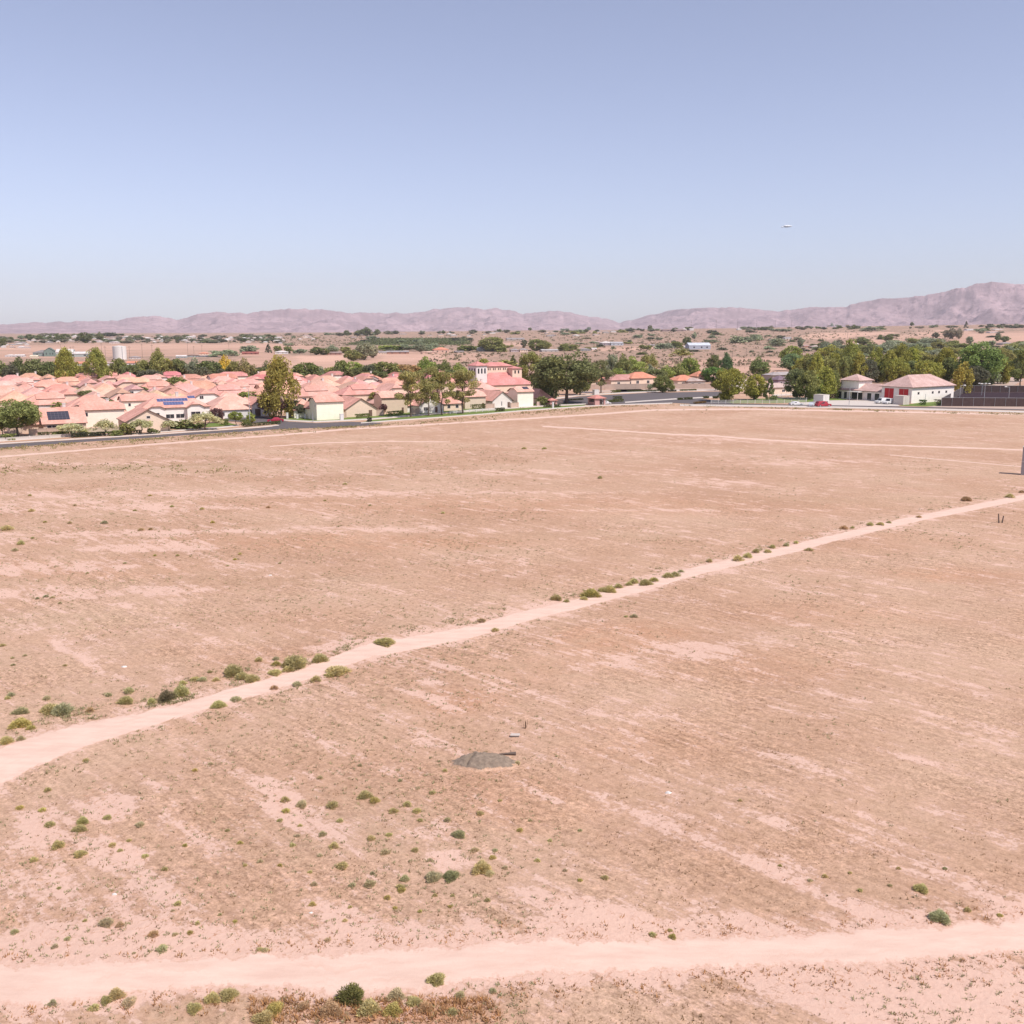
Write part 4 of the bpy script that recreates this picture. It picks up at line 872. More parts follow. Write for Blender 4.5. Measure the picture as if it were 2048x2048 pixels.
SHRUBS = [
 (13, 1486, 24, .9, SG, 'olive green round shrub at the left end of the diagonal track'), (42, 1480, 17, .8, SBL, 'small blue green shrub near the left end of the diagonal track'), (40, 1451, 38, .45, SYG, 'flat yellow green shrub left above the diagonal track'), (62, 1458, 18, .5, SYG, 'small flat shrub beside the flat yellow green one'),
 (100, 1424, 34, .7, SG, 'left half of the wide pair of bushes above the track'), (126, 1427, 36, .9, SBL, 'blue green right half of the wide pair of bushes'), (180, 1423, 18, .7, SBR, 'brown dead looking shrub by the track'), (42, 1425, 30, .35, SBL, 'low dark sprawling shrub at the far left'),
 (94, 1399, 15, .8, SBL, 'small shrub above the wide pair of bushes'), (22, 1392, 14, .8, SBL, 'small round shrub at the far left'), (15, 1398, 12, .8, SG, 'smallest round shrub at the far left'), (217, 1392, 14, .8, SBL, 'small lone shrub left of the paired round ones'),
 (252, 1406, 28, .7, SG, 'lower of two round shrubs above the track'), (258, 1386, 21, .9, SBL, 'upper of two round shrubs above the track'), (303, 1407, 20, .9, SG, 'green shrub left of the grey brown dome'), (333, 1400, 33, .95, (.31, .26, .15), 'grey brown domed shrub beside its green twin'), (362, 1390, 34, .95, SG, 'green domed shrub beside the grey brown one'),
 (437, 1413, 27, .6, SG, 'bright shrub on the near side of the track'), (472, 1401, 22, .5, SBL, 'thin blue grey shrub on the near side of the track'), (466, 1350, 34, 1.0, SG, 'large round shrub in the cluster above the track'), (484, 1357, 24, .8, SG, 'shrub leaning on the large round one'), (503, 1362, 28, .7, SG, 'spreading shrub at the right of the big cluster'),
 (590, 1334, 46, .75, SG, 'broadest leafy bush above the track'), (576, 1342, 22, .6, SG, 'small shrub at the foot of the broadest bush'), (553, 1330, 20, .5, SYG, 'flat yellow shrub left of the broadest bush'), (640, 1322, 30, .7, SG, 'green shrub right of the broadest bush'), (550, 1348, 26, .4, SG, 'low spreading shrub below the broadest bush'),
 (518, 1322, 16, .8, SG, 'small round shrub above the cluster'), (552, 1320, 13, .8, SBL, 'small blue round shrub above the cluster'), (432, 1361, 14, .6, SG, 'small green shrub left of the big cluster'), (405, 1361, 18, .5, SBL, 'flat shrub left of the big cluster'), (420, 1345, 10, .6, SG, 'tiny shrub left of the big cluster'), (366, 1368, 15, .7, SG, 'lone small shrub above the domed pair'), (390, 1360, 18, .4, SG, 'low shrub between the domed pair and the cluster'),
 (548, 1378, 16, .7, SBR, 'brownish shrub on the near edge of the track'), (594, 1372, 18, .8, SBL, 'dark shrub on the near edge of the track'), (632, 1362, 20, .8, SG, 'round green shrub on the near edge of the track'), (675, 1346, 42, .35, SG, 'long low shrub on the near edge of the track'), (660, 1352, 20, .4, SG, 'low shrub joined to the long one'),
 (770, 1288, 40, .3, SG, 'long flat green shrub above the track'), (963, 1243, 17, .5, SBR, 'brown tuft above the track in the middle'), (990, 1262, 15, .6, SG, 'small shrub on the near side of the track in the middle'),
 (1113, 1199, 25, .5, SG, 'dark dense shrub starting the hedge like row'), (1133, 1204, 12, .6, SG, 'small shrub at the start of the row'), (1168, 1199, 16, .5, SG, 'bright low shrub in the row along the track'), (1182, 1192, 36, .5, SYG, 'wide pale shrub in the row along the track'), (1204, 1182, 18, .5, SG, 'third low shrub in the row along the track'), (1219, 1184, 26, .75, SG, 'tallest shrub in the row along the track'), (1237, 1175, 16, .7, SG, 'round shrub right of the tallest in the row'),
 (1258, 1170, 16, .5, SG, 'shrub before the gap in the row'), (1268, 1166, 18, .8, SG, 'shrub after the gap in the row'), (1291, 1169, 24, .6, SG, 'low leafy shrub late in the row'), (1308, 1162, 18, .5, SYG, 'yellowish shrub late in the row'), (1336, 1154, 22, .5, SG, 'second last shrub of the row along the track'), (1350, 1152, 20, .6, SG, 'last full shrub of the row along the track'),
 (1362, 1144, 12, .5, SBL, 'thin grey shrub ending the row'), (1419, 1124, 14, .7, SG, 'lone round shrub between the row and the pair'), (1476, 1121, 22, .75, SG, 'left round shrub of the neat pair'), (1496, 1115, 19, .75, SG, 'right round shrub of the neat pair'), (1512, 1105, 14, .9, SG, 'upright shrub right of the neat pair'),
 (1535, 1105, 15, .6, SG, 'low shrub beside the track toward the right'), (1545, 1096, 12, .9, SG, 'upright shrub toward the right of the track'), (1573, 1092, 12, .8, SBL, 'dark shrub toward the right of the track'), (1592, 1087, 10, .9, SG, 'small upright shrub toward the right'), (1618, 1101, 16, .4, SG, 'flat shrub on the near side toward the right'),
 (1688, 1058, 16, .6, SBR, 'brownish round shrub far along the track'), (1705, 1056, 8, .6, SG, 'tiny shrub far along the track'), (1740, 1051, 15, .6, SG, 'left of two similar shrubs far along the track'), (1761, 1050, 15, .5, SG, 'right of two similar shrubs far along the track'), (1778, 1046, 10, .5, SG, 'tiny shrub after the similar pair'), (1838, 1035, 11, .5, SBR, 'small brown shrub far along the track'), (1932, 1001, 24, .4, SBR, 'wide brown weed beside the track at the right'), (2020, 995, 18, .6, SG, 'yellow green shrub beside the track near the right edge'), (2043, 985, 12, .5, SBR, 'small rusty weed at the right edge by the track'),
 (703, 2000, 50, 1.05, (.27, .26, .10), 'biggest round dark shrub on the near road edge'), (738, 2024, 42, .95, SG, 'pale green shrub leaning right of the biggest one'), (232, 1994, 30, .9, SG, 'bright green upright shrub on the near road verge'), (212, 2004, 24, .7, SG, 'shrub tucked left of the bright upright one'), (188, 2018, 20, .6, SG, 'low shrub at the left of the near verge'), (258, 2008, 30, .55, SGY, 'grey brown shrub right of the bright upright one'), (105, 2008, 18, .6, SBL, 'blue grey shrub at the near road edge on the left'),
 (458, 1994, 32, .8, SG, 'tallest of three green shrubs on the near verge'), (425, 2000, 32, .55, SG, 'middle of three green shrubs on the near verge'), (388, 2020, 30, .6, SG, 'lowest of three green shrubs on the near verge'), (873, 1963, 34, .6, SG, 'round shrub standing alone on the pale road'), (550, 2022, 34, .7, SYG, 'yellow green shrub at the bottom left of centre'), (528, 2040, 40, .5, SG, 'shrub cut by the bottom edge'),
 (792, 1994, 34, .6, SGY, 'grey shrub right of the pale leaning one'), (786, 2024, 36, .6, SYG, 'yellow tinted shrub at the bottom centre'), (828, 2006, 30, .5, SG, 'low green shrub at the bottom centre'), (850, 2018, 28, .7, SBR, 'brown green shrub at the bottom centre'), (905, 2026, 22, .5, SG, 'small green shrub at the bottom right of centre'), (920, 1994, 20, .9, SBL, 'upright thin shrub at the pale road margin'), (606, 2016, 24, .7, SBR, 'reddish brown dead shrub on the near verge'), (662, 2024, 44, .6, SBR, 'wide brown dead shrub below the biggest one'), (985, 1984, 14, .9, SBL, 'thin weed on the road margin'),
 (963, 1741, 40, .65, SG, 'bright round bush in the field centre'), (866, 1758, 32, .6, SGY, 'left grey green bush of the centre pair'), (902, 1756, 34, .55, (.34, .33, .17), 'right green bush of the centre pair'), (740, 1772, 22, .9, SBL, 'small upright bush left of the centre pair'), (810, 1760, 20, .7, SBL, 'small bush left of the grey green one'), (800, 1776, 16, .7, SG, 'smallest bush left of the centre pair'), (978, 1749, 20, .5, SGY, 'grey tuft under the bright round bush'),
 (730, 1594, 28, .6, SG, 'grey green shrub of a touching pair'), (749, 1604, 19, .8, SYG, 'yellow shrub of a touching pair'), (166, 1645, 24, .7, SG, 'green shrub stack left in the field, upper'), (160, 1660, 26, .5, SG, 'green shrub stack left in the field, lower'), (100, 1652, 20, .7, SG, 'yellowish round shrub by a pale patch'), (116, 1693, 26, .6, SG, 'wide shrub below the yellowish round one'), (160, 1711, 24, .6, SG, 'green shrub beside the tongue of pale soil'),
 (68, 1722, 16, .8, SG, 'small shrub at the lower left field'), (213, 1849, 27, .7, SGY, 'grey green spiky shrub near the lower road'), (240, 1852, 16, .8, SBR, 'small brown round shrub beside the spiky one'), (307, 1871, 20, .7, SBR, 'brown shrub near the lower road'), (325, 1901, 21, .7, SBL, 'blue green shrub just above the lower road'), (29, 1866, 15, .8, SBL, 'small dark shrub at the left above the lower road'), (356, 1809, 15, .7, SG, 'lone small shrub below the field centre'), (1880, 1838, 40, .5, (.56, .52, .31), 'grey green bush above the lower road on the right'),
 (1842, 1780, 28, .5, SG, 'faint green shrub above the bush on the right'), (1268, 1234, 15, .5, SBL, 'lone dark shrub below the track, right of centre'), (1252, 1234, 9, .4, SG, 'tiny shrub left of the lone dark one'),
 (14, 1060, 22, .6, SG, 'wide shrub at the far left field edge'), (42, 1089, 14, 1.0, SG, 'upright shrub at the far left field'), (63, 1023, 12, .7, SG, 'small shrub at the upper left field'), (209, 1047, 14, .6, SBL, 'small dark shrub in the upper left field'), (282, 1061, 12, .6, SBR, 'brown tuft left of its twin'), (301, 1060, 9, .9, SBR, 'upright tuft right of its twin'),
 (344, 1014, 9, .6, SG, 'tiny green shrub in the upper left field'), (404, 1019, 9, .8, SG, 'tiny round shrub in the upper left field'), (537, 1016, 10, .6, SBR, 'brown weed in the upper field'), (886, 1027, 8, .7, SG, 'tiny shrub in the upper middle field'), (1200, 957, 10, .8, SG, 'lone shrub in the middle of the far field'), (1048, 898, 10, .5, SG, 'left of two far field shrubs'), (1089, 898, 10, .5, SG, 'right of two far field shrubs'), (690, 969, 9, .6, SG, 'small shrub in the far left field'), (5, 1292, 12, .5, SG, 'small shrub on the left edge'), (26, 1331, 10, .5, SBL, 'small blue shrub near the left edge'),
]
for s in SHRUBS: shrub(s[0], s[1], s[2], s[3], s[4], s[5], 'desert shrubs along the tracks' if True else None)
SMALL = [(570, 1600, 18), (572, 1622, 15), (604, 1610, 24), (665, 1612, 22), (680, 1641, 15), (645, 1668, 18), (595, 1671, 11), (668, 1692, 20), (685, 1733, 22), (585, 1690, 12), (742, 1677, 16), (770, 1704, 20), (778, 1669, 14), (815, 1609, 16), (787, 1622, 19), (834, 1622, 17), (895, 1640, 14), (918, 1670, 26),
 (960, 1627, 14), (865, 1585, 14), (1890, 1736, 9), (1797, 1736, 9), (775, 1795, 13), (803, 1780, 16), (625, 1808, 14), (1305, 1869, 14), (1345, 1874, 16), (1340, 1860, 10), (290, 1712, 14), (330, 1738, 12), (240, 1700, 11), (225, 1690, 14), (258, 1680, 10), (280, 1650, 18), (215, 1635, 18), (85, 1620, 15), (40, 1615, 15), (95, 1580, 14),
 (172, 1520, 12), (422, 1527, 10), (390, 1540, 10), (640, 1555, 12), (745, 1746, 10), (705, 1770, 14), (628, 1768, 14), (620, 1743, 10), (520, 1722, 12), (600, 1650, 10), (560, 1640, 12), (455, 1660, 10), (480, 1685, 12), (370, 1690, 10), (490, 1730, 9), (655, 1880, 12), (530, 1900, 14), (520, 1898, 12), (350, 1868, 12), (380, 1865, 12), (395, 1846, 11),
 (440, 1828, 9), (470, 1842, 10), (345, 1820, 8), (118, 1775, 9), (170, 1840, 9), (135, 1877, 12), (110, 1892, 14), (325, 1892, 12), (268, 1905, 8), (700, 1813, 9), (790, 1815, 10), (840, 1822, 10), (900, 1812, 9), (905, 1790, 9), (975, 1800, 12), (870, 1790, 10), (950, 1700, 16), (990, 1700, 12), (985, 1715, 14), (1010, 1735, 12), (1075, 1720, 12), (1130, 1740, 10), (1160, 1760, 10),
 (1210, 1755, 14), (1100, 1680, 10), (1040, 1660, 12), (1160, 1660, 9), (1060, 1640, 9), (910, 1525, 9), (1035, 1525, 12), (890, 1540, 10), (800, 1560, 10), (720, 1530, 10), (840, 1640, 12), (1000, 1600, 9), (830, 1700, 14), (860, 1720, 12), (640, 1710, 12), (560, 1730, 10), (690, 1840, 10), (1480, 1600, 8), (1560, 1730, 8), (1650, 1752, 12), (1620, 1760, 10), (1700, 1745, 8), (1935, 1820, 14), (2000, 1830, 12), (1720, 1780, 10), (1780, 1770, 9),
 (120, 1205, 9), (92, 1192, 11), (75, 1196, 9), (105, 1194, 10), (25, 1315, 8), (270, 1020, 8), (90, 1043, 8), (65, 1075, 8), (455, 1130, 7), (480, 1107, 8), (355, 1110, 8), (310, 1110, 7), (250, 1125, 7), (30, 1100, 12), (140, 1045, 10), (150, 1010, 8), (300, 990, 8), (650, 1000, 7), (740, 1010, 7), (425, 1044, 9), (60, 990, 8), (560, 1125, 7), (470, 1118, 8), (130, 1330, 9), (50, 1310, 9), (175, 1145, 7)]
for px, py, w in SMALL:
    shrub(px, py + 2, w, rnd.uniform(.5, .85), rnd.choice([SG, SBL, SGY, SG, SYG]), 'small low green shrub scattered on the dry field', 'small shrubs scattered on the dry field', True)

# dry stubble and dead weeds, nobody could count them
def dry_grass():
    rs = np.random.RandomState(8); v = []; f = []
    def tuft(x, y, h, n, spread):
        z = float(terrain(x, y))
        for i in range(n):
            a = rs.uniform(0, 6.28); r = spread * rs.uniform(0, 1); bx, by = x + math.cos(a) * r, y + math.sin(a) * r
            dx, dy = math.cos(a) * h * rs.uniform(.2, .9), math.sin(a) * h * rs.uniform(.2, .9); w = rs.uniform(.012, .03) + h * .05
            sx, sy = -math.sin(a) * w, math.cos(a) * w; k = len(v)
            v.extend([(bx - sx, by - sy, z - .01), (bx + sx, by + sy, z - .01), (bx + dx, by + dy, z + h * rs.uniform(.5, 1))]); f.append((k, k + 1, k + 2))
    TA = [np.array(l) for l in (wline(TRACK_A_UP), wline(TRACK_A_LO), wline(TRACK_B_UP), wline(TRACK_B_LO))]
    def inside_tracks(x, y):
        for up, lo in ((TA[0], TA[1]), (TA[2], TA[3])):
            yu = np.interp(x, up[:, 0], up[:, 1]); yl = np.interp(x, lo[:, 0], lo[:, 1])
            if yl - .1 < y < yu + .1: return True
        return False
    out = []
    for i in range(34000):
        r = 38 + 150 * rs.uniform(0, 1) ** 1.7; th = rs.uniform(-.62, .62); x, y = r * math.sin(th), r * math.cos(th)
        if inside_tracks(x, y): continue
        nz = mn.noise(Vector((x * .45, y * .45, 1))) + .6 * mn.noise(Vector((x * 1.6, y * 1.6, 4)))
        if nz < rs.uniform(-.2, .5): continue
        tuft(x, y, rs.uniform(.04, .13), 4, rs.uniform(.04, .16))
    k0 = len(f)
    me = bpy.data.meshes.new('dry_grass'); me.from_pydata(v, [], f); me.materials.append(M['leaf'])
    o = bpy.data.objects.new('dry_grass', me); COL.objects.link(o); o.color = (.29, .19, .105, 1); kind(o, 'stuff')
    tag(o, 'short dry brown stubble covering the open field', 'dry grass', share=True)
    v.clear(); f.clear()
    # sage green seedlings in loose drifts
    for i in range(3200):
        up = rs.uniform() < .8; L_ = TRACK_A_UP if up else TRACK_A_LO; px = rs.uniform(-50, 2000) if rs.uniform() < .6 else rs.uniform(0, 700)
        py = np.interp(px, [p[0] for p in L_], [p[1] for p in L_]); g = G(px, py); off = abs(rs.normal()) * 2.6 + .2; x, y = g.x, g.y + (off if up else -off)
        if mn.noise(Vector((x * .3, y * .3, 3))) < rs.uniform(-.1, .45): continue
        h = rs.uniform(.06, .22) * (1 + g.y / 300); tuft(x, y, h, 10, h * 1.1)
    for i in range(30000):
        r = 38 + 230 * rs.uniform(0, 1) ** 1.25; th = rs.uniform(-.62, .62); x, y = r * math.sin(th), r * math.cos(th)
        if inside_tracks(x, y): continue
        nz = mn.noise(Vector((x * .07, y * .07, 11))) + .5 * mn.noise(Vector((x * .5, y * .5, 4)))
        left = .30 if x < 2 + r * .02 else -.12
        if nz + left < rs.uniform(.0, .6): continue
        h = rs.uniform(.04, .13) * (1 + r / 160); tuft(x, y, h, 9, h * 1.1)
    me = bpy.data.meshes.new('weeds'); me.from_pydata(v, [], f); me.materials.append(M['leaf'])
    o = bpy.data.objects.new('green_weeds', me); COL.objects.link(o); o.color = (.36, .32, .18, 1); kind(o, 'stuff')
    tag(o, 'scattered low sage green weeds among the dry stubble', 'weeds', share=True)
    v.clear(); f.clear()
    # rusty dead weeds fringing the lower road
    for i in range(900):
        px = rs.uniform(-50, 2100); up = rs.uniform() < .45
        if up: py = np.interp(px, [p[0] for p in TRACK_B_UP], [p[1] for p in TRACK_B_UP]) - abs(rs.normal()) * 14 - 3
        else: py = np.interp(px, [p[0] for p in TRACK_B_LO], [p[1] for p in TRACK_B_LO]) + abs(rs.normal()) * 26 + 8
        if mn.noise(Vector((px * .02, py * .03, 0))) < rs.uniform(-.3, .35): continue
        g = G(px, py); tuft(g.x, g.y, rs.uniform(.08, .2), 7, rs.uniform(.05, .3))
    for i in range(420):
        px = rs.uniform(500, 1000); py = rs.uniform(2000, 2046); g = G(px, py); tuft(g.x, g.y, rs.uniform(.12, .26), 9, .2)
    me = bpy.data.meshes.new('dead_weeds'); me.from_pydata(v, [], f); me.materials.append(M['leaf'])
    o = bpy.data.objects.new('dead_weeds', me); COL.objects.link(o); o.color = (.46, .26, .13, 1); kind(o, 'stuff')
    tag(o, 'rusty dead weeds fringing the near dirt road', 'dead weeds', share=True)
dry_grass()

def verge():
    rs = np.random.RandomState(31); C_ = []; Z = []
    for pts, n, sp in (([(-60, 903), (150, 888), (300, 879), (560, 861), (720, 853), (860, 843), (1040, 827), (1200, 815), (1345, 810), (1480, 815), (1700, 820), (1900, 825.5), (2100, 830)], 2600, 1.6), ([(0, 900), (560, 866), (900, 843), (1200, 818)], 700, 4), ([(0, 940), (300, 935), (500, 945)], 260, 10), ([(860, 822), (1340, 818), (1450, 829)], 160, 5)):
        xs = [p[0] for p in pts]; ys = [p[1] for p in pts]
        for i in range(n):
            px = rs.uniform(xs[0], xs[-1]); py = np.interp(px, xs, ys) + rs.normal() * sp * .6
            if mn.noise(Vector((px * .03, 2, sp))) < rs.uniform(-.5, .4): continue
            g = G(px, py); s = rs.uniform(.25, .7)
            for k in range(5):
                v = rs.normal(size=3) * s * .5; C_.append([g.x + v[0] * 1.5, g.y + v[1], g.z + abs(v[2]) * .6]); Z.append(s * .6)
    me = quads_mesh('verge_weeds', np.array(C_), np.array(Z), 6, M['leaf'])
    o = bpy.data.objects.new('verge_weeds', me); COL.objects.link(o); o.color = (.34, .29, .14, 1); kind(o, 'stuff'); tag(o, 'olive brown weeds along the far edges of the field', 'weeds', share=True)
verge()
def orchard():
    rs = np.random.RandomState(12); C_ = []; Z = []
    for i in range(2600):
        px = rs.uniform(690, 940); py = rs.uniform(677, 690)
        if px < 760 and py < 690 - (px - 690) * .2 : continue
        g = G(px, py); s = rs.uniform(1.5, 3.2)
        for k in range(4):
            v = rs.normal(size=3) * s * .6; C_.append([g.x + v[0] * 1.6, g.y + v[1], g.z + abs(v[2]) * .9]); Z.append(s)
    me = quads_mesh('orchard', np.array(C_), np.array(Z), 6, M['leaf'])
    o = bpy.data.objects.new('orchard', me); COL.objects.link(o); o.color = (.17, .19, .09, 1); kind(o, 'stuff'); tag(o, 'dark green orchard band on the far middle slope', 'orchard', share=True)
orchard()
# ------------------------------------------------------------------ building materials
def tile_material():
    m, nt = new_mat('clay_roof_tile')
    oi = nd(nt, 'ShaderNodeObjectInfo'); tc = nd(nt, 'ShaderNodeTexCoord')
    n1 = nd(nt, 'ShaderNodeTexNoise', i_Scale=1.3, i_Detail=6.0, i_Roughness=.7); L(nt, tc.outputs['Object'], n1.inputs[0])
    n2 = nd(nt, 'ShaderNodeTexNoise', i_Scale=.25, i_Detail=3.0); L(nt, tc.outputs['Object'], n2.inputs[0])
    wv = nd(nt, 'ShaderNodeTexWave', wave_type='BANDS', bands_direction='Z', i_Scale=1.6, i_Distortion=.4); L(nt, tc.outputs['Object'], wv.inputs[0])
    f = ramp(nt, n1.outputs[0], [(.3, (.80, .76, .74)), (.7, (1.12, 1.12, 1.12))])
    c = mixc(nt, 1.0, oi.outputs['Color'], f, 'MULTIPLY')
    c = mixc(nt, 1.0, c, ramp(nt, n2.outputs[0], [(.35, (.88, .84, .82)), (.65, (1.07, 1.08, 1.08))]), 'MULTIPLY')
    c = mixc(nt, 1.0, c, ramp(nt, wv.outputs[0], [(.0, (.86, .84, .84)), (.5, (1.04, 1.04, 1.04))]), 'MULTIPLY')
    finish(nt, c, .85, wv.outputs[0], .5, .05, .15)
    return m
M['tile'] = tile_material()
M['fascia'] = simple('brown_fascia', (.16, .095, .07), .8)
M['stucco'] = simple('stucco', (.6, .5, .4), .92, .10, .6, use_obj=True, spec=.1)
M['glass'] = simple('dark_glass', (.035, .035, .045), .15, .3, 2, spec=.6)
M['whitepaint'] = simple('white_paint', (.68, .64, .60), .6, .06, 2)
M['paint'] = simple('paint', (.5, .5, .5), .45, .06, 2, use_obj=True, spec=.4)
M['solar'] = None
def solar_material():
    m, nt = new_mat('solar_cells')
    tc = nd(nt, 'ShaderNodeTexCoord'); oi = nd(nt, 'ShaderNodeObjectInfo')
    br = nd(nt, 'ShaderNodeTexBrick', i_Scale=1.0, offset=0.0); L(nt, tc.outputs['UV'], br.inputs[0])
    br.inputs['Mortar Size'].default_value = .035; br.inputs['Brick Width'].default_value = 1.0; br.inputs['Row Height'].default_value = 1.0
    br.inputs['Color1'].default_value = (1, 1, 1, 1); br.inputs['Color2'].default_value = (.85, .85, .9, 1); br.inputs['Mortar'].default_value = (3.2, 3.0, 2.6, 1)
    c = mixc(nt, 1.0, oi.outputs['Color'], br.outputs[0], 'MULTIPLY')
    finish(nt, c, .3, None, spec=.5)
    return m
M['solar'] = solar_material()
M['asphalt'] = simple('asphalt', (.125, .105, .105), .9, .15, .25)
M['concrete'] = simple('pale_concrete', (.55, .48, .43), .9, .08, .5)
M['lawn'] = simple('lawn_grass', (.15, .20, .045), .95, .35, .8)
M['redoor'] = simple('red_door_paint', (.50, .030, .035), .5, .08, 2)
M['screen'] = simple('maroon_wind_screen', (.085, .055, .052), .9, .25, .7)
M['court'] = simple('court_surface', (.055, .038, .046), 1.0, .15, .3, spec=0.0)
M['metal'] = simple('galvanised_metal', (.42, .42, .43), .5, .08, 2, metal=.3)
M['greyblock'] = simple('grey_concrete_block', (.33, .30, .31), .9, .18, 1.2)
M['gravel'] = simple('pink_gravel', (.46, .34, .28), .95, .15, 3)
M['rubber'] = simple('black_rubber', (.03, .03, .03), .8, .1, 4)
M['wood'] = simple('weathered_wood', (.16, .12, .10), .9, .25, 5)
M['hedge'] = M['leaf']

ROT = R(30)
def loc(root_p, rot, x, y):
    return Vector((root_p.x + x * math.cos(rot) - y * math.sin(rot), root_p.y + x * math.sin(rot) + y * math.cos(rot), root_p.z))

def shell(mb, vs, fs, t, mt=0, ms=1):
    n = len(vs); bot = [(v[0], v[1], v[2] - t) for v in vs]
    edges = {}
    for f in fs:
        for i in range(len(f)):
            a, b = f[i], f[(i + 1) % len(f)]; edges[(a, b)] = edges.get((a, b), 0) + 1
    o = len(mb.v); mb.v += [tuple(v) for v in vs] + bot
    for f in fs:
        mb.f.append(tuple(o + i for i in f)); mb.m.append(mt)
        mb.f.append(tuple(o + n + i for i in reversed(f))); mb.m.append(ms)
    for (a, b) in edges:
        if (b, a) not in edges: mb.f.append((o + b, o + a, o + n + a, o + n + b)); mb.m.append(ms)

def roof_vol(mb, x, y, w, d, h, ty, rh, ov=.45, t=.22):
    if ty == 'flat':
        mb.box(x - .1, x + w + .1, y - .1, y + d + .1, h, h + .25, 0); return
    swap = ty in ('gy', 'cy')
    def P(a, b, z): return (x + b, y + a, z) if swap else (x + a, y + b, z)
    W, D = (d, w) if swap else (w, d)
    sl = rh / (D / 2); ze = h - sl * ov + t; zr = h + rh + t
    if ty == 'hip':
        hx = min(D / 2, W / 2 - .3); sx = hx + ov
        vs = [(x - ov, y - ov, ze), (x + w + ov, y - ov, ze), (x + w + ov, y + d + ov, ze), (x - ov, y + d + ov, ze)]
        if W >= D: vs += [(x + D / 2, y + d / 2, zr), (x + w - D / 2, y + d / 2, zr)]; fs = [(0, 1, 5, 4), (1, 2, 5), (2, 3, 4, 5), (3, 0, 4)]
        else:
            sl = rh / (w / 2); ze = h - sl * ov + t
            vs = [(v[0], v[1], ze) for v in vs] + [(x + w / 2, y + w / 2, zr), (x + w / 2, y + d - w / 2, zr)]; fs = [(0, 1, 4), (1, 2, 5, 4), (2, 3, 5), (3, 0, 4, 5)]
        if abs(W - D) < .05: vs = vs[:4] + [(x + w / 2, y + d / 2, zr)]; fs = [(0, 1, 4), (1, 2, 4), (2, 3, 4), (3, 0, 4)]
        shell(mb, vs, fs, t); return
    q = .6 if ty in ('cx', 'cy') else 1.0
    a0, a1 = -ov, W + ov; b0, bc, b1 = -ov, D / 2, D + ov
    if q == 1.0:
        vs = [P(a0, b0, ze), P(a1, b0, ze), P(a1, bc, zr), P(a0, bc, zr), P(a1, b1, ze), P(a0, b1, ze)]
        fs = [(0, 1, 2, 3), (3, 2, 4, 5)]
    else:
        zc = ze + (zr - ze) * q; bb = b0 + (bc - b0) * q; bt = b1 - (b1 - bc) * q; ins = min((1 - q) * D / 2 * 1.1 + ov, W * .35)
        vs = [P(a0, b0, ze), P(a1, b0, ze), P(a1, bb, zc), P(a1 - ins, bc, zr), P(a0 + ins, bc, zr), P(a0, bb, zc), P(a1, bt, zc), P(a0, bt, zc), P(a1, b1, ze), P(a0, b1, ze)]
        fs = [(0, 1, 2, 3, 4, 5), (9, 7, 4, 3, 6, 8), (2, 6, 3), (7, 5, 4)]
    if swap: fs = [tuple(reversed(f)) for f in fs]
    shell(mb, vs, fs, t)

def wall_vol(mb, x, y, w, d, h, ty, rh):
    x1, y1 = x + w, y + d
    if ty in ('hip', 'flat'):
        mb.box(x, x1, y, y1, -.5, h - .05); return
    swap = ty in ('gy', 'cy'); W, D = (d, w) if swap else (w, d)
    def P(a, b, z): return (x + b, y + a, z) if swap else (x + a, y + b, z)
    q = .6 if ty in ('cx', 'cy') else 1.0
    for a in (0, W):
        if q == 1: prof = [(0, -.5), (D, -.5), (D, h), (D / 2, h + rh - .02), (0, h)]
        else: prof = [(0, -.5), (D, -.5), (D, h), (D - D / 2 * q, h + rh * q - .02), (D / 2 * q, h + rh * q - .02), (0, h)]
        vs = [P(a, b, z) for b, z in prof]; f = tuple(range(len(vs)))
        if (a == 0) != swap: f = f[::-1]
        mb.add(vs, [f])
    for b, s in ((0, 1), (D, -1)):
        vs = [P(0, b, -.5), P(W, b, -.5), P(W, b, h), P(0, b, h)]; f = (0, 1, 2, 3)
        if (s < 0) != swap: f = f[::-1]
        mb.add(vs, [f])

WALLC = {'cream': (.85, .755, .64), 'white': (.78, .73, .68), 'beige': (.74, .57, .45), 'tan': (.62, .46, .36), 'grey': (.46, .40, .36)}
ROOFC = {'salmon': (.68, .375, .305), 'peach': (.72, .44, .36), 'red': (.60, .275, .245), 'orange': (.64, .285, .195), 'dusty': (.50, .30, .255)}

def window(parent, face, vol, u, z, w, h, frame=True, mat=None, name='window', proud=.05):
    """a window or door set on face '-y' or '-x' (also '+x') of a volume"""
    x, y, W, D = vol[:4]; mb = MB()
    def bx(u0, u1, z0, z1, p0, p1, mi):
        if face == '-y': mb.box(x + u0, x + u1, y - p1, y - p0, z0, z1, mi)
        elif face == '-x': mb.box(x - p1, x - p0, y + u0, y + u1, z0, z1, mi)
        else: mb.box(x + W + p0, x + W + p1, y + u0, y + u1, z0, z1, mi)
    if frame:
        bx(u, u + w, z, z + h, -.02, proud * .6, 1)
        pane = mb.build('panel' if 'door' in name else 'pane', [M['whitepaint'], mat or M['glass']]); mb = MB()
    else: bx(u, u + w, z, z + h, -.02, proud * .6, 1)
    if frame:
        f = .09
        bx(u - f, u, z - f, z + h + f, -.02, proud, 0); bx(u + w, u + w + f, z - f, z + h + f, -.02, proud, 0)
        bx(u, u + w, z - f, z, -.02, proud, 0); bx(u, u + w, z + h, z + h + f, -.02, proud, 0)
        if w > 1.2: bx(u + w / 2 - .04, u + w / 2 + .04, z, z + h, proud * .6, proud * .9, 0)
    o = mb.build(name, [M['whitepaint'], mat or M['glass']], parent)
    if frame: pane.parent = o
    return o

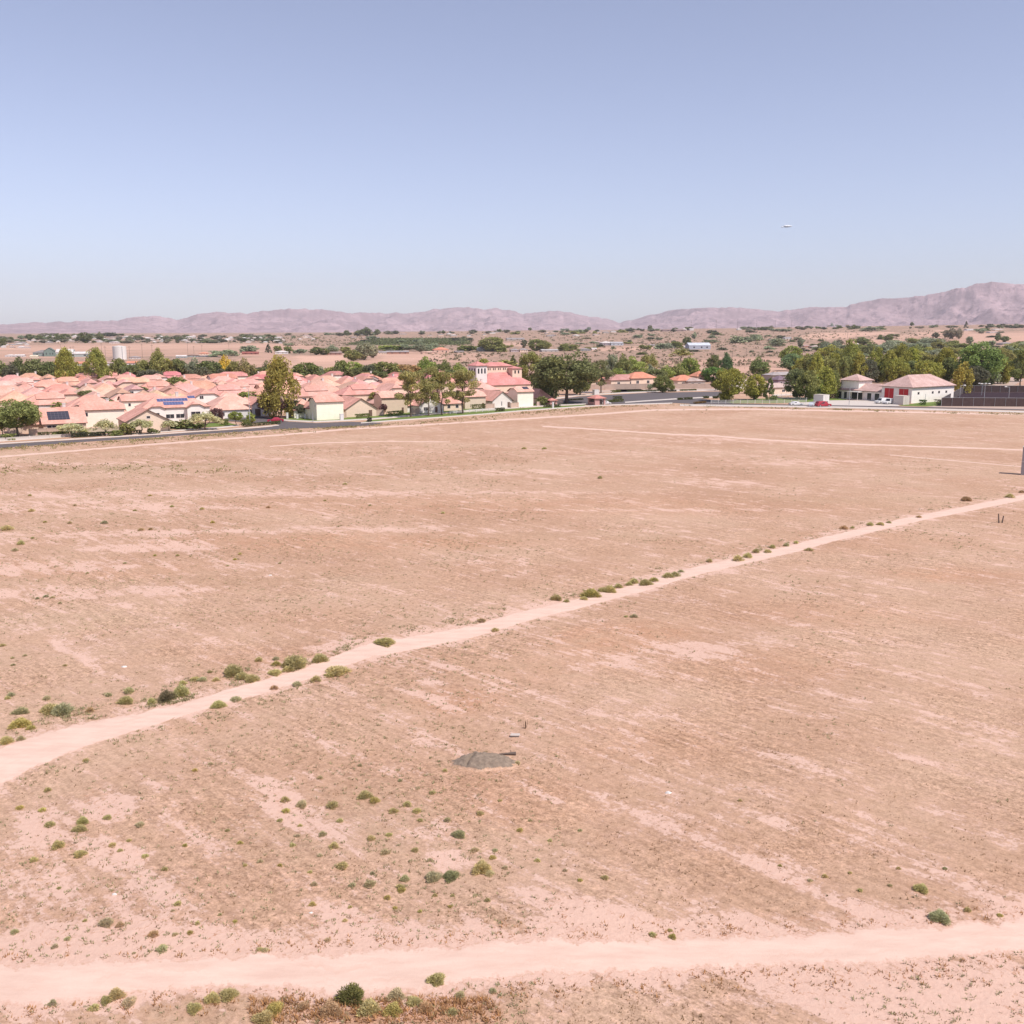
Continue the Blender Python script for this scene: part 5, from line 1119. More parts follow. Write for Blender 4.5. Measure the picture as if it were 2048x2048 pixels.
def building(name, label, p, rot, vols, wallc, roofc, wins=(), chims=(), group=None, cat='house', solar=(), at=None):
    root = empty(name, p, rot)
    wm, rm = MB(), MB()
    for i, v in enumerate(vols):
        wall_vol(wm, *v); roof_vol(rm, *v)
    w = wm.build('wall', [M['stucco']], root); w.color = (*wallc, 1)
    r = rm.build('roof', [M['tile'], M['fascia']], root); r.color = (*roofc, 1)
    for wn in wins:
        kw = wn[6] if len(wn) > 6 else {}
        window(root, wn[0], vols[wn[1]], *wn[2:6], **kw)
    for (cx, cy, top) in chims:
        mb = MB(); mb.box(cx - .45, cx + .45, cy - .35, cy + .35, 1, top); mb.box(cx - .55, cx + .55, cy - .45, cy + .45, top, top + .18); c = mb.build('chimney', [M['stucco']], root); c.color = (.68, .60, .56, 1)
    for s in solar: solar_panel(root, vols[s[0]], *s[1:])
    tag(root, label, cat, group, at=at)
    return root

def solar_panel(root, v, u0, u1, s0, s1, nx, ny, col):
    """array on the front slope of volume v between slope fractions s0 and s1"""
    x, y, w, d, h, ty, rh = v; t = .22
    def P(u, s, o): return (x + u, y + s * d / 2, h + rh * s + t + o)
    vs = [P(u0, s0, .10), P(u1, s0, .10), P(u1, s1, .10), P(u0, s1, .10), P(u0, s0, .03), P(u1, s0, .03), P(u1, s1, .03), P(u0, s1, .03)]
    me = bpy.data.meshes.new('solar_panel'); me.from_pydata(vs, [], [(0, 1, 2, 3), (7, 6, 5, 4), (4, 5, 1, 0), (5, 6, 2, 1), (6, 7, 3, 2), (7, 4, 0, 3)])
    uv = me.uv_layers.new(name='UVMap')
    for i, c in enumerate([(0, 0), (nx, 0), (nx, ny), (0, ny)]): uv.data[i].uv = c
    me.materials.append(M['solar']); o = bpy.data.objects.new('solar_panel', me); COL.objects.link(o); o.parent = root; o.color = (*col, 1)

BL = (.085, .10, .20); BK = (.050, .045, .060)
S, PE, RD = ROOFC['salmon'], ROOFC['peach'], ROOFC['red']
C_, W_, B_, T_, G_ = WALLC['cream'], WALLC['white'], WALLC['beige'], WALLC['tan'], WALLC['grey']
door = dict(mat=M['whitepaint'], name='garage_door'); ddoor = dict(mat=M['fascia'], name='door', frame=False)
FG = 'salmon roofed houses facing the road'
def house(px, py, *a, rot=ROT, **k): return building('house', a[0], G(px, py), rot, *a[1:], **k)

house(88, 867, 'low house with large black solar array on its salmon roof', [(0, 0, 11.8, 14, 2.8, 'gx', 4.1), (.5, 8.5, 10, 9, 4.2, 'hip', 2.4), (-9, 3, 9.2, 8, 2.6, 'hip', 2.2)], T_, S,
      [('-y', 0, 1.0, 1.0, 2.6, 1.3), ('-y', 0, 5.5, .2, 1.6, 2.0), ('-y', 0, 9, 1.0, 1.6, 1.2)], [(7, 9.5, 8)], FG, solar=[(0, 1.6, 7.6, .18, .72, 6, 4, BK)])
house(166, 856, 'two storey house whose tall blank cream wall faces the field', [(0, 0, 12.6, 6.6, 5.6, 'cx', 2.0), (2, 6.5, 14, 12, 3.2, 'hip', 3.2)], C_, S, [('-y', 0, 1.0, 3.6, .7, 1.1), ('-x', 0, 2.0, .2, 2.6, 3.0, ddoor)], [(9, 9, 8.2)], FG)
house(254, 866, 'low house with a wide beige gable end beside the thin olive trees', [(0, 0, 12.5, 15, 3.3, 'gy', 3.3)], B_, S, [('-y', 0, 5.9, 4.1, 1.0, .7)], (), FG)
house(286, 846, 'white house with rows of blue solar panels on the roof', [(0, 0, 22, 11, 4.8, 'hip', 3.2), (1.5, -1.2, 5.5, 5, 4.5, 'cy', 1.3), (14.2, -1.6, 5.6, 5, 4.7, 'cy', 1.5)], W_, S,
      [('-y', 0, 7.5, 1.2, 2.6, 1.3), ('-y', 0, 10.8, 1.2, 2.6, 1.3), ('-y', 2, 1.2, .6, 3.0, 2.6), ('-y', 1, 1.5, 1.8, 2.2, 1.4)], [(12.5, 5.5, 9.4)], FG, solar=[(0, 5.5, 15.5, .50, .76, 10, 1, BL), (0, 7.2, 13.8, .16, .44, 7, 2, BL), (0, 15.8, 18.2, .74, .95, 3, 1, BL)])
house(424, 838, 'broad hipped house with white garage door by the side street', [(0, 0, 13.5, 13, 3.0, 'hip', 4.0), (3, 8, 14, 11, 4.2, 'hip', 3.4)], W_, PE, [('-y', 0, 7.2, .1, 5.2, 2.4, door), ('-y', 0, 3.0, .9, 1.4, 1.2)], (), FG)
house(505, 833, 'house with a front gable and open porch at the side street corner', [(0, 0, 7, 14, 4.0, 'gy', 2.3), (-4, 6, 9, 9, 3.2, 'hip', 3)], W_, S, [('-x', 0, 1, .1, 2, 2.4, ddoor), ('-y', 0, 1.0, .1, 2, 2.6, ddoor), ('-y', 0, 4.2, 1, 1.6, 1.3)], (), FG)
house(634, 841, 'two storey house with pale cream wall and shaded grey side', [(0, 0, 9.6, 7.5, 6.2, 'cx', 2.0), (-.4, 7.4, 11, 10, 3.8, 'hip', 3.6), (-4, 12, 9, 9, 3.0, 'hip', 3.2)], (.86, .79, .64), S, [('-x', 1, 4, 1, 1.4, 1.2), ('-x', 0, 1.2, 4.6, .5, .5)], (), FG)
house(692, 835, 'low house with a beige front gable between two tall houses', [(0, 0, 11.5, 17, 2.9, 'gy', 3.5), (-4.5, 7, 6.2, 9, 2.7, 'hip', 2.2)], B_, S, [('-y', 0, 8.6, .1, 1.3, 2.2, ddoor)], (), FG)
house(764, 828, 'two storey house left of the pines with a plain beige wall', [(0, 0, 10.2, 7.5, 5.9, 'cx', 2.1), (1, 7.4, 12, 9, 3.2, 'hip', 3.0)], (.66, .52, .40), PE, [('-y', 0, 7.9, .1, .8, 2, ddoor)], (), FG)
house(838, 827, 'low gabled house half hidden behind the pines', [(0, 0, 10, 15, 2.8, 'gy', 3.0), (-4, 6, 6, 9, 2.7, 'hip', 2.2)], W_, S, [('-y', 0, 2, 1, 1.6, 1.2), ('-y', 0, 6.6, .1, 1, 2.1, ddoor)], (), FG)
house(888, 822, 'low house with small windows behind the rightmost pines', [(0, 0, 8, 9, 2.8, 'hip', 2.8), (1, 7, 9, 9, 4.2, 'hip', 2.2)], B_, S, [('-y', 0, 1.5, 1.0, 1.2, 1.2), ('-y', 0, 5, 1.0, 1.2, 1.2)], (), FG)
house(930, 818, 'beige walled two storey house right of the pines', [(0, 0, 9.2, 8, 4.7, 'cx', 2.3)], (.68, .55, .43), PE, [('-y', 0, 7.6, .1, .9, 2, ddoor)], (), FG)
house(985, 817, 'low house with a white front gable below the church', [(0, 0, 9.0, 18, 3.0, 'gy', 3.4), (-4, 7, 6, 10, 2.7, 'hip', 2.4)], (.70, .64, .58), S, [('-y', 0, 6.8, .1, 1.1, 2.2, ddoor), ('-y', 0, 4.0, 1, .3, 1.6)], (), FG)
house(1035, 814, 'last two storey cream house of the row, with a small solar panel', [(0, 0, 7.4, 7.5, 6.0, 'cx', 1.9), (1.5, 7.4, 7, 8, 4.8, 'flat', 0)], C_, PE, [('-x', 0, 4.5, .1, 1, 2.1, ddoor)], (), FG, solar=[(0, 3.6, 6.2, .35, .8, 2, 1, BK)])
house(1076, 808, 'low salmon roof at the right end of the row', [(0, 0, 6.5, 12, 2.6, 'hip', 3.2)], B_, S, [('-y', 0, 2, 1, 1.2, 1.2)], (), FG)

# ---- the estate behind the front row: prototypes copied along the lots
PV = [
 ([(0, 0, 18, 14, 2.9, 'hip', 3.8), (1, -3.5, 7.5, 6, 2.8, 'cy', 2.4)], [('-y', 0, 11, 1, 2, 1.2), ('-y', 1, 1, .1, 4.8, 2.2, door)], [(12, 7, 7.6)]),
 ([(0, 0, 14, 8.5, 4.9, 'cx', 2.2), (2, 8.3, 16, 11, 3.0, 'hip', 3.2)], [('-y', 0, 2, 3, .8, 1), ('-x', 0, 2.2, 2.8, 1.4, 1.2)], []),
 ([(0, 0, 19, 13, 3.0, 'hip', 3.6), (6, 3, 9, 8, 5.0, 'cx', 2.0)], [('-y', 0, 3, 1, 1.8, 1.2), ('-y', 0, 12, 1, 1.8, 1.2)], []),
 ([(0, 0, 13, 15, 2.9, 'cy', 3.8), (11, 3, 9, 10, 2.8, 'hip', 2.8)], [('-y', 0, 3.5, 3.2, 1.4, 1.2), ('-x', 0, 5, 1, 2, 1.2)], []),
]
def estate():
    base = G(166, 856); e1 = Vector((math.cos(ROT), math.sin(ROT), 0)); e2 = Vector((-math.sin(ROT), math.cos(ROT), 0))
    rs = random.Random(21); protos = []; k = 0
    fronts = [(88, 'the black solar roof'), (166, 'the blank cream wall'), (254, 'the wide beige gable'), (330, 'the blue panelled house'), (440, 'the white garage door'), (520, 'the side street corner'), (634, 'the grey sided house'), (710, 'the beige front gable'), (780, 'the left of the pines'), (860, 'the pines'), (940, 'the right of the pines'), (1010, 'the white front gable')]
    for row in range(1, 14):
        v = 2 + row * 23.0
        for iu in range(-14, 22):
            u = iu * 20.5 + (row % 2) * 9 + rs.uniform(-1, 1)
            p = base + e1 * u + e2 * (v + rs.uniform(-1, 1)); p.z = 0
            if p.y < 50: continue
            px, py = project(p)
            r = p.y
            if px < -60 or px > 1010 or py < 767.5: continue
            if px > 895 and py < 793: continue
            # keep clear of the front houses and the side street
            lim = np.interp(px, [-60, 90, 150, 240, 300, 410, 500, 600, 700, 800, 960, 1010], [838, 836, 834, 838, 824, 819, 806, 810, 808, 804, 797, 790])
            if py > lim: continue
            var = rs.choice([0, 1, 2, 2, 3, 0, 3]) if row > 2 else rs.choice([0, 3, 2, 1])
            rc = rs.choice([S, S, PE, S]) if py > 780 else rs.choice([RD, S, RD, S])
            wc = rs.choice([W_, B_, C_, B_])
            near = min(fronts, key=lambda f: abs(f[0] - px - (850 - py) * .0))
            kindw = ['hipped', 'two storey', 'double roofed', 'gabled'][var]
            rw = ['first', 'second', 'third', 'fourth', 'fifth', 'sixth'][min(5, int((lim - py) / 9))]
            lab = f'{kindw} house behind {near[1]}, {rw} line back'
            if len(protos) < 4 and k < 4: var = k
            k += 1
            if len(protos) <= var or protos[var] is None:
                while len(protos) <= var: protos.append(None)
                vv, ww, cc = PV[var]
                h_ = building('house', lab, p, ROT, vv, wc, rc, ww, cc, 'salmon roofed houses in the back rows'); protos[var] = h_; reg_kids(h_)
            else:
                h_ = copy_tree(protos[var]); h_.location = p; h_.rotation_euler = (0, 0, ROT)
                q_ = rs.uniform(.84, 1.1)
                for ch in KIDS[h_.name]:
                    if ch.name.startswith('wall'): ch.color = (*wc, 1)
                    if ch.name.startswith('roof'): ch.color = (*[c * rs.uniform(.9, 1.1) * q_ for c in rc], 1)
                tag(h_, lab, 'house', 'salmon roofed houses in the back rows')
            if rs.random() < .25: h_.rotation_euler = (0, 0, ROT + math.pi / 2); h_.location = p + e1 * 15
estate()

# ---- church with tower
def church():
    p = G(960, 791); rot = R(33)
    root = empty('church', p, rot)
    vols = [(2, 0, 29, 24, 4.6, 'hip', 7.2), (9, 9, 15, 8, 13.2, 'hip', 1.6), (21.5, 5, 5.5, 6, 12.0, 'hip', .9)]
    wm, rm = MB(), MB()
    for v in vols: wall_vol(wm, *v); roof_vol(rm, *v)
    w = wm.build('wall', [M['stucco']], root); w.color = (*B_, 1)
    r = rm.build('roof', [M['tile'], M['fascia']], root); r.color = (.60, .27, .25, 1)
    for k in range(4):
        for q in (0, 1.0): window(root, '-y', vols[1], 1.0 + k * 2.9 + q, 11.3, .5, 1.0, frame=False)
    for q in (1.2, 3.2): window(root, '-y', vols[2], q, 9.6, .8, 1.5, frame=False)
    tag(root, 'church with broad red tiled roof and a band of small high windows', 'church')
    p2 = G(953, 791); t = empty('church_tower', p2, R(40)); tm, tr = MB(), MB(); tv = (0, 0, 6.4, 6.4, 14.0, 'hip', 1.7)
    wall_vol(tm, *tv); roof_vol(tr, *tv, .5); w = tm.build('wall', [M['stucco']], t); w.color = (.70, .65, .62, 1); r = tr.build('roof', [M['tile'], M['fascia']], t); r.color = (.60, .27, .25, 1)
    for f in ('-y', '-x'):
        for k in range(3):
            o = window(t, f, tv, .9 + k * 1.9, 10.2, .9, 2.4, frame=False)
    tag(t, 'square white bell tower with three dark openings on each side', 'tower')
church()

# ---- fire station
def station():
    rot = R(35); p = G(1822, 807); root = empty('fire_station', p, rot)
    vols = [(0, 0, 31, 14.5, 7.0, 'hip', 4.3), (1.2, 14.4, 11, 25, 4.3, 'hip', 2.6), (1.8, 27.5, 9.5, 9.5, 8.6, 'hip', 2.3)]
    wm, rm = MB(), MB()
    for v in vols: wall_vol(wm, *v); roof_vol(rm, *v, .8)
    w = wm.build('wall', [M['stucco']], root); w.color = (.84, .77, .71, 1)
    r = rm.build('roof', [M['tile'], M['fascia']], root); r.color = (.55, .385, .35, 1)
    for u in (1.6, 8.6): window(root, '-x', vols[0], u, 0.9, 4.4, 5.0, mat=M['redoor'], name='bay_door')
    for u in (4.2, 14.5, 19.2, 24.6): window(root, '-y', vols[0], u, 3.6, 1.3, 1.0, frame=False)
    for u, wd in ((2, 2.2), (6, 2.0), (10.5, 5.5), (18.5, 1.6), (21.5, 1.6)): window(root, '-x', vols[1], u, .3, wd, 2.9, frame=False)
    mb = MB(); mb.box(-2.4, 1.1, 24.6, 30.6, 3.5, 3.8); 
    for yy in (24.9, 30.3): mb.tube((-2.2, yy, 0), (-2.2, yy, 3.5), .13, .13, 8)
    mb.build('canopy', [M['whitepaint']], root)
    tag(root, 'pale fire station with two red bay doors and dusty pink roofs', 'fire station')
station()

# ---- small pink roofed kiosks
def kiosk(px, py, w, h, label, rot=R(30)):
    p = G(px, py); root = empty('kiosk', p, rot); k = w
    rm = MB(); roof_vol(rm, 0, 0, k, k, h, 'hip', k * .22, .5, .15); r = rm.build('roof', [M['tile'], M['fascia']], root); r.color = (.58, .26, .23, 1)
    mb = MB()
    for a in (.0, k - .7):
        for b in (.0, k - .7): mb.box(a, a + .7, b, b + .7, -.3, h - .02)
    mb.box(.7, k - .7, k - .5, k - .1, -.3, h - .05); mb.box(.15, .55, .7, k - .7, -.3, 1.3); mb.box(.7, k * .45, .1, .5, -.3, h - .04)
    w_ = mb.build('wall', [M['stucco']], root); w_.color = (.50, .29, .26, 1)
    mb = MB(); mb.box(.9, k - .9, .9, k - .9, -.2, h * .75); i = mb.build('counter', [M['wood']], root)
    tag(root, label, 'kiosk')
kiosk(1190, 811, 5.2, 2.9, 'pink hip roofed kiosk with dark openings in front of the huge tree')
kiosk(1101, 812, 3.1, 2.3, 'small pink kiosk beside the last cream house')

# ---- walls, hedges, ribbons of road
def sheet(name, pts, mat, z, k='structure'):
    P = [G(*p) for p in pts]; me = bpy.data.meshes.new(name); me.from_pydata([(q.x, q.y, q.z + z) for q in P], [], [tuple(range(len(P)))])
    n = sum((P[i].x - P[i - 1].x) * (P[i].y + P[i - 1].y) for i in range(len(P)))
    if n > 0: me.flip_normals()
    me.materials.append(mat); o = bpy.data.objects.new(name, me); COL.objects.link(o); kind(o, k); return o
def strip(name, pts, hw, mat, z, k='structure'):
    return ribbon(name, [(x, y - hw) for x, y in pts], [(x, y + hw) for x, y in pts], mat, 3.0, .0, z, k)
ribbon('road', [(-260, 907), (0, 889), (100, 883), (200, 877), (300, 871), (400, 864), (500, 857.5), (560, 852)], [(-260, 915), (0, 896.5), (150, 885), (300, 875.5), (400, 868.5), (500, 862.5), (570, 857)], M['asphalt'], 2, 0, .06)
sheet('side_road', [(540, 859.5), (600, 857), (690, 854), (740, 851), (768, 846), (700, 843.8), (632, 846.5), (578, 843.5), (535, 836), (505, 829), (474, 829), (452, 836), (442, 842), (520, 846), (558, 849), (545, 853)], M['asphalt'], .075)
strip('pavement', [(-260, 902), (0, 882), (90, 876), (140, 872.5), (180, 870.5), (280, 867.5), (360, 861), (440, 855.5), (478, 851)], 1.1, M['concrete'], .10)
strip('kerb', [(-260, 906), (0, 887.5), (100, 881.5), (200, 875.5), (300, 869.5), (400, 862.5), (500, 856), (558, 851)], .5, M['concrete'], .13)
strip('pavement', [(563, 840), (600, 842.3), (630, 843.6), (680, 841.6), (745, 838), (830, 831), (880, 826.5), (960, 820), (1060, 813.5), (1130, 809.8), (1172, 808.5)], 1.1, M['concrete'], .11)
strip('kerb', [(722, 846.3), (800, 840.3), (860, 836.3), (960, 829), (1040, 822), (1180, 812), (1240, 809.5), (1345, 806.5)], .8, M['concrete'], .12)
def lawn(pts, z=.05): 
    o = sheet('lawn', pts, M['lawn'], z); return o
lawn([(560, 839.5), (632, 843), (745, 837.5), (870, 826), (960, 819.5), (1080, 811.5), (1170, 807.5), (1170, 803), (1080, 806), (960, 813), (870, 820), (745, 831), (640, 838), (575, 834)])
lawn([(745, 840), (722, 845), (800, 839), (960, 828), (1040, 821), (1170, 812), (1170, 809.5), (1060, 815), (960, 821.5), (830, 832.5)], .045)
lawn([(330, 859), (440, 853), (474, 850), (455, 845), (400, 848), (330, 853)]); lawn([(170, 868), (280, 863.5), (280, 860), (170, 864)]); lawn([(-200, 895), (0, 880), (70, 875), (70, 871), (-200, 888)])
lawn([(1420, 807), (1560, 806.5), (1690, 801), (1700, 797), (1600, 795.5), (1500, 798), (1440, 802)]); lawn([(1795, 811.5), (1850, 813), (1884, 811), (1900, 802), (1850, 804)]); lawn([(1926, 784), (2090, 783), (2090, 774), (1960, 774)])
sheet('crossroad', [(1086, 804), (1110, 799), (1160, 793), (1290, 786), (1440, 783), (1472, 784), (1440, 792), (1400, 797), (1440, 802), (1470, 808), (1400, 808.5), (1345, 806), (1240, 808), (1180, 809), (1120, 806)], M['asphalt'], .06)
strip('median_kerb', [(1250, 805), (1300, 801.5), (1345, 798.5), (1440, 793.5)], .9, M['concrete'], .14)
strip('pavement', [(1110, 797), (1160, 790.5), (1240, 786), (1340, 781.5), (1470, 780)], .9, M['concrete'], .1)
strip('planting_strip', [(1160, 785), (1250, 781), (1340, 778.5), (1450, 777.5)], 2.6, M['gravel'], .05)
sheet('parking_area', [(1590, 812), (1600, 806), (1640, 801.5), (1690, 800.5), (1745, 801.5), (1790, 806), (1800, 812.5), (1700, 812)], M['concrete'], .07)
strip('pavement', [(1360, 810.5), (1480, 811.7), (1600, 813.5), (1750, 816.3), (1900, 820), (2048, 824), (2300, 830)], 1.5, M['concrete'], .12)
strip('kerb', [(1380, 807.5), (1480, 808.7), (1600, 810.8), (1750, 813.2), (1900, 816.5), (2048, 820), (2300, 826)], 1.0, M['asphalt'], .10)
sheet('gravel_area', [(1840, 815.5), (1868, 812), (2200, 814), (2200, 823), (2048, 819), (1900, 816)], M['gravel'], .05)
sheet('driveway', [(1230, 786), (1300, 784), (1260, 772), (1235, 770)], M['asphalt'], .05); sheet('side_yard', [(1545, 792), (1700, 784), (1640, 776), (1560, 780)], M['concrete'], .04)
sheet('driveway', [(1960, 776), (2020, 775), (2048, 760), (2010, 752), (1990, 762)], M['gravel'], .05)

def wall(px0, py0, px1, py1, h, th, mat, label, name='garden_wall', cat='wall', color=None):
    a, b = G(px0, py0), G(px1, py1); d = (b - a); ln = d.length; rz = math.atan2(d.y, d.x)
    mb = MB(); mb.box(0, ln, -th / 2, th / 2, -.3, h); mb.box(-.03, ln + .03, -th / 2 - .05, th / 2 + .05, h, h + .12)
    n = max(1, int(ln / 5))
    for i in range(n + 1): mb.box(i * ln / n - .2, i * ln / n + .2, -th / 2 - .08, th / 2 + .08, -.3, h + .2)
    o = mb.build(name, mat); o.location = a; o.rotation_euler = (0, 0, rz)
    if color: o.color = (*color, 1)
    tag(o, label, cat, at=(a + b) / 2)
    return o
wall(60, 872, 130, 867, 1.8, .25, M['stucco'], 'low tan garden wall in front of the solar roofed house', color=(.46, .33, .26))
wall(168, 866, 245, 862, 1.2, .25, M['stucco'], 'low beige garden wall below the tall cream wall', color=(.56, .43, .34))
wall(655, 838, 692, 836, 2.0, .25, M['stucco'], 'short tan wall with a gate between the tall and the gabled house', color=(.52, .38, .30))
wall(743, 832, 766, 831, 2.0, .25, M['stucco'], 'short tan wall right of the beige front gable', color=(.52, .38, .30))
wall(822, 829, 838, 828, 2.0, .25, M['stucco'], 'short beige wall behind the leftmost pine', color=(.55, .42, .34))
wall(970, 818, 988, 817.5, 1.9, .25, M['stucco'], 'short beige wall left of the white gable', color=(.52, .38, .30))
wall(1022, 816, 1036, 815, 1.9, .25, M['stucco'], 'short beige wall right of the white gable', color=(.52, .38, .30))
wall(1074, 812, 1125, 808, 1.6, .25, M['stucco'], 'beige wall behind the small pink kiosk', color=(.52, .38, .31))
wall(1168, 780, 1312, 778, 2.7, .25, M['stucco'], 'long beige block wall left of the crossroad tree', color=(.50, .37, .30))
wall(1345, 777, 1432, 777, 2.5, .25, M['stucco'], 'long beige block wall beside the dark red bush', color=(.50, .37, .30))
wall(-160, 892, 140, 873.5, .75, .3, M['concrete'], 'low white kerb wall running in from the left edge')

def hedge(px0, py0, px1, py1, h, th, label, color=GR):
    a, b = G(px0, py0), G(px1, py1); d = b - a; ln = d.length; rs = np.random.RandomState(int(px0)); n = int(260 + ln * 60)
    Cc = np.stack([rs.uniform(0, ln, n), rs.uniform(-th / 2, th / 2, n), rs.uniform(0, h, n)], 1)
    s = rs.randint(0, 3, n); Cc[s == 0, 2] = h * rs.uniform(.9, 1.08, (s == 0).sum()); Cc[s == 1, 1] = -th / 2 * rs.uniform(.9, 1.1, (s == 1).sum())
    me = quads_mesh('hedge', Cc, rs.uniform(.22, .4, n), 3, M['leaf'])
    o = bpy.data.objects.new('hedge', me); COL.objects.link(o); o.location = a; o.rotation_euler = (0, 0, math.atan2(d.y, d.x)); o.color = tuple(c * 1.7 for c in color) + (1,)
    tag(o, label, 'hedge', at=(a + b) / 2)
HG = [(75, 872.5, 168, 868.5, 1.0, 'clipped dark hedge under the tan garden wall', DK), (142, 875.5, 175, 873.5, 1.3, 'dark hedge at the end of the white kerb wall', PT), (178, 873.5, 210, 871.5, 1.1, 'dark hedge beside the road kerb', PT), (214, 871.5, 282, 867.5, 1.1, 'long dark hedge on the road verge', DK),
      (306, 860, 346, 857, 1.1, 'olive hedge below the beige gable', MD), (393, 855, 410, 854, 1.4, 'round green hedge by the thin olive tree', MD), (440, 851, 455, 849, 1.6, 'bright green clipped bush left of the ball tree', GR), (482, 850, 498, 848, 1.5, 'bright hedge under the street lamp', GR),
      (484, 854, 560, 847.5, .9, 'dark green hedge on the road island', DK), (647, 840, 680, 837.5, 1.3, 'bright green hedge under the pale cream wall', GR), (711, 836, 738, 834, 1.2, 'bright green hedge under the beige gable', GR), (774, 831, 806, 828.5, 1.3, 'bright green hedge under the plain beige wall', GR),
      (832, 827, 870, 825, 1.2, 'green hedge behind the pines', MD), (942, 820, 970, 818, 1.9, 'tall dark hedge right of the pines', MD), (991, 823, 1008, 822, 1.2, 'oval dark bush on the verge below the white gable', DK), (1044, 812.5, 1050, 812, .9, 'small round bush at the cream wall', MD), (1060, 812, 1066, 811.5, 1.0, 'small pale bush at the cream wall', OL),
      (1087, 815, 1120, 813.5, .9, 'low dark hedge at the small kiosk', DK), (1208, 806, 1246, 803, 1.0, 'low dark green hedge right of the pink kiosk', MD), (1226, 801, 1243, 800, 1.6, 'round conifer bush on the corner right of the kiosk', DK), (1130, 802, 1165, 800, .7, 'dark ground hedge under the huge tree', PT),
      (1222, 786, 1240, 785, 1.2, 'green bush in front of the beige walls', MD), (1255, 784, 1330, 782, .7, 'long low hedge on the planting strip', DK), (1355, 800, 1364, 799.5, .8, 'small dark bush on the traffic island', DK), (1367, 799.5, 1384, 799, .9, 'wider dark bush on the traffic island', DK), (1388, 808, 1410, 806, .8, 'reddish brown weeds at the crossroad corner', BR),
      (1406, 797, 1416, 796.5, .9, 'small bush by the rail fence start', DK), (1425, 797, 1436, 797, .9, 'round bush by the rail fence start', DK), (1335, 783.5, 1352, 783, .8, 'dark bush under the crossroad tree', PT), (1360, 782, 1392, 781, .7, 'low hedge before the right beige wall', MD), (735, 844.5, 742, 844, 1.4, 'dark round bush in a pot on the pavement', PT)]
for a in HG: hedge(a[0], a[1], a[2], a[3], a[4], 1.2, a[5], a[6])
def hedge2(px, py, w, d, h, label, c): 
    a = G(px, py); b = G(px + w, py); hedge(px, py, px + w, py, h, d, label, c)
hedge2(1839, 810, 12, 2.2, 2.0, 'square clipped hedge block beside the fire station', (.06, .10, .03)); hedge2(1870, 809, 18, 2.6, 1.9, 'grey brown bush at the court fence corner', (.11, .09, .07)); hedge2(1876, 793, 10, 3, 2, 'olive bush against the fire station wall', (.12, .11, .06))

# white rail fence
def rail_fence(px0, py0, px1, py1, h, label, n=None, step=3.0):
    a, b = G(px0, py0), G(px1, py1); d = b - a; ln = d.length; root = empty('rail_fence', a, math.atan2(d.y, d.x)); n = int(ln / step)
    mb = MB()
    for z in (.35, .75, 1.15): mb.box(0, ln, -.03, .03, h * z / 1.3 - .06, h * z / 1.3 + .06)
    mb.build('rail', M['whitepaint'], root)
    pm = MB(); pm.box(-.09, .09, -.09, .09, -.2, h); pm.box(-.12, .12, -.12, .12, h, h + .06); me = pm.mesh('post', [M['whitepaint']])
    for i in range(n + 1):
        o = bpy.data.objects.new('post', me); COL.objects.link(o); o.parent = root; o.location = (i * ln / n, .0, 0)
    tag(root, label, 'fence', at=(a + b) / 2)
rail_fence(1422, 807, 1612, 806.5, 1.5, 'long white rail fence in front of the lawn trees'); rail_fence(1552, 797, 1613, 801, 1.2, 'short white rail fence near the parked white car'); rail_fence(1545, 794, 1590, 791.5, 1.4, 'white rail fence at the yard behind the conifer')
rail_fence(900, 828, 990, 822, 1.2, 'white rail fence below the rightmost pine'); 

# sports court: wind screens, posts, lamps
def court():
    A, B, Cc, D = G(1882, 812.5), G(2140, 814), G(2140, 785), G(1930, 784.5)
    def screen(a, b, h, lab):
        d = b - a; ln = d.length; root = empty('court_fence', a, math.atan2(d.y, d.x))
        mb = MB(); mb.box(0, ln, -.03, .03, .1, h - .1); mb.build('screen', M['screen'], root)
        pm = MB(); pm.tube((0, -.09, -.2), (0, -.09, h + .1), .05, .05, 6); me = pm.mesh('post', [M['metal']])
        n = int(ln / 4)
        for i in range(n + 1):
            o = bpy.data.objects.new('post', me); COL.objects.link(o); o.parent = root; o.location = (i * ln / n, 0, 0)
        mb = MB(); mb.tube((0, -.06, h), (ln, -.06, h), .04, .04, 6); mb.build('rail', M['metal'], root)
        tag(root, lab, 'fence', at=(a + b) / 2)
    screen(A, B, 3.5, 'maroon wind screen fence along the front of the court'); screen(A, D, 3.3, 'maroon wind screen fence on the left side of the court'); screen(D, Cc, 3.4, 'maroon wind screen fence along the back of the court')
    z = .06; me = bpy.data.meshes.new('court'); me.from_pydata([(p.x, p.y, z) for p in (A, B, Cc, D)], [], [(0, 1, 2, 3)]); me.materials.append(M['court'])
    o = bpy.data.objects.new('court_surface', me); COL.objects.link(o); kind(o, 'structure')
court()
def lamp(px, base, top, heads, label, name='floodlight', off=1.6, cat='lamp post'):
    p = G(px, base); k = mpp(p); h = (base - top) * k; root = empty(name, p)
    mb = MB(); mb.tube((0, 0, -.2), (0, 0, h), .13, .08, 8); mb.build('pole', M['metal'], root)
    for s in heads:
        mb = MB(); mb.tube((0, 0, h - .1), (s * off, 0, h - .02), .06, .05, 6); mb.build('arm', M['metal'], root)
        mb = MB(); mb.hexa([(s * off - .5, -.35, h - .05), (s * off + .5, -.35, h - .05), (s * off + .4, .35, h - .05), (s * off - .4, .35, h - .05), (s * off - .35, -.25, h + .25), (s * off + .35, -.25, h + .25), (s * off + .3, .25, h + .25), (s * off - .3, .25, h + .25)]); mb.build('lamp_head', M['whitepaint'], root)
    tag(root, label, cat)
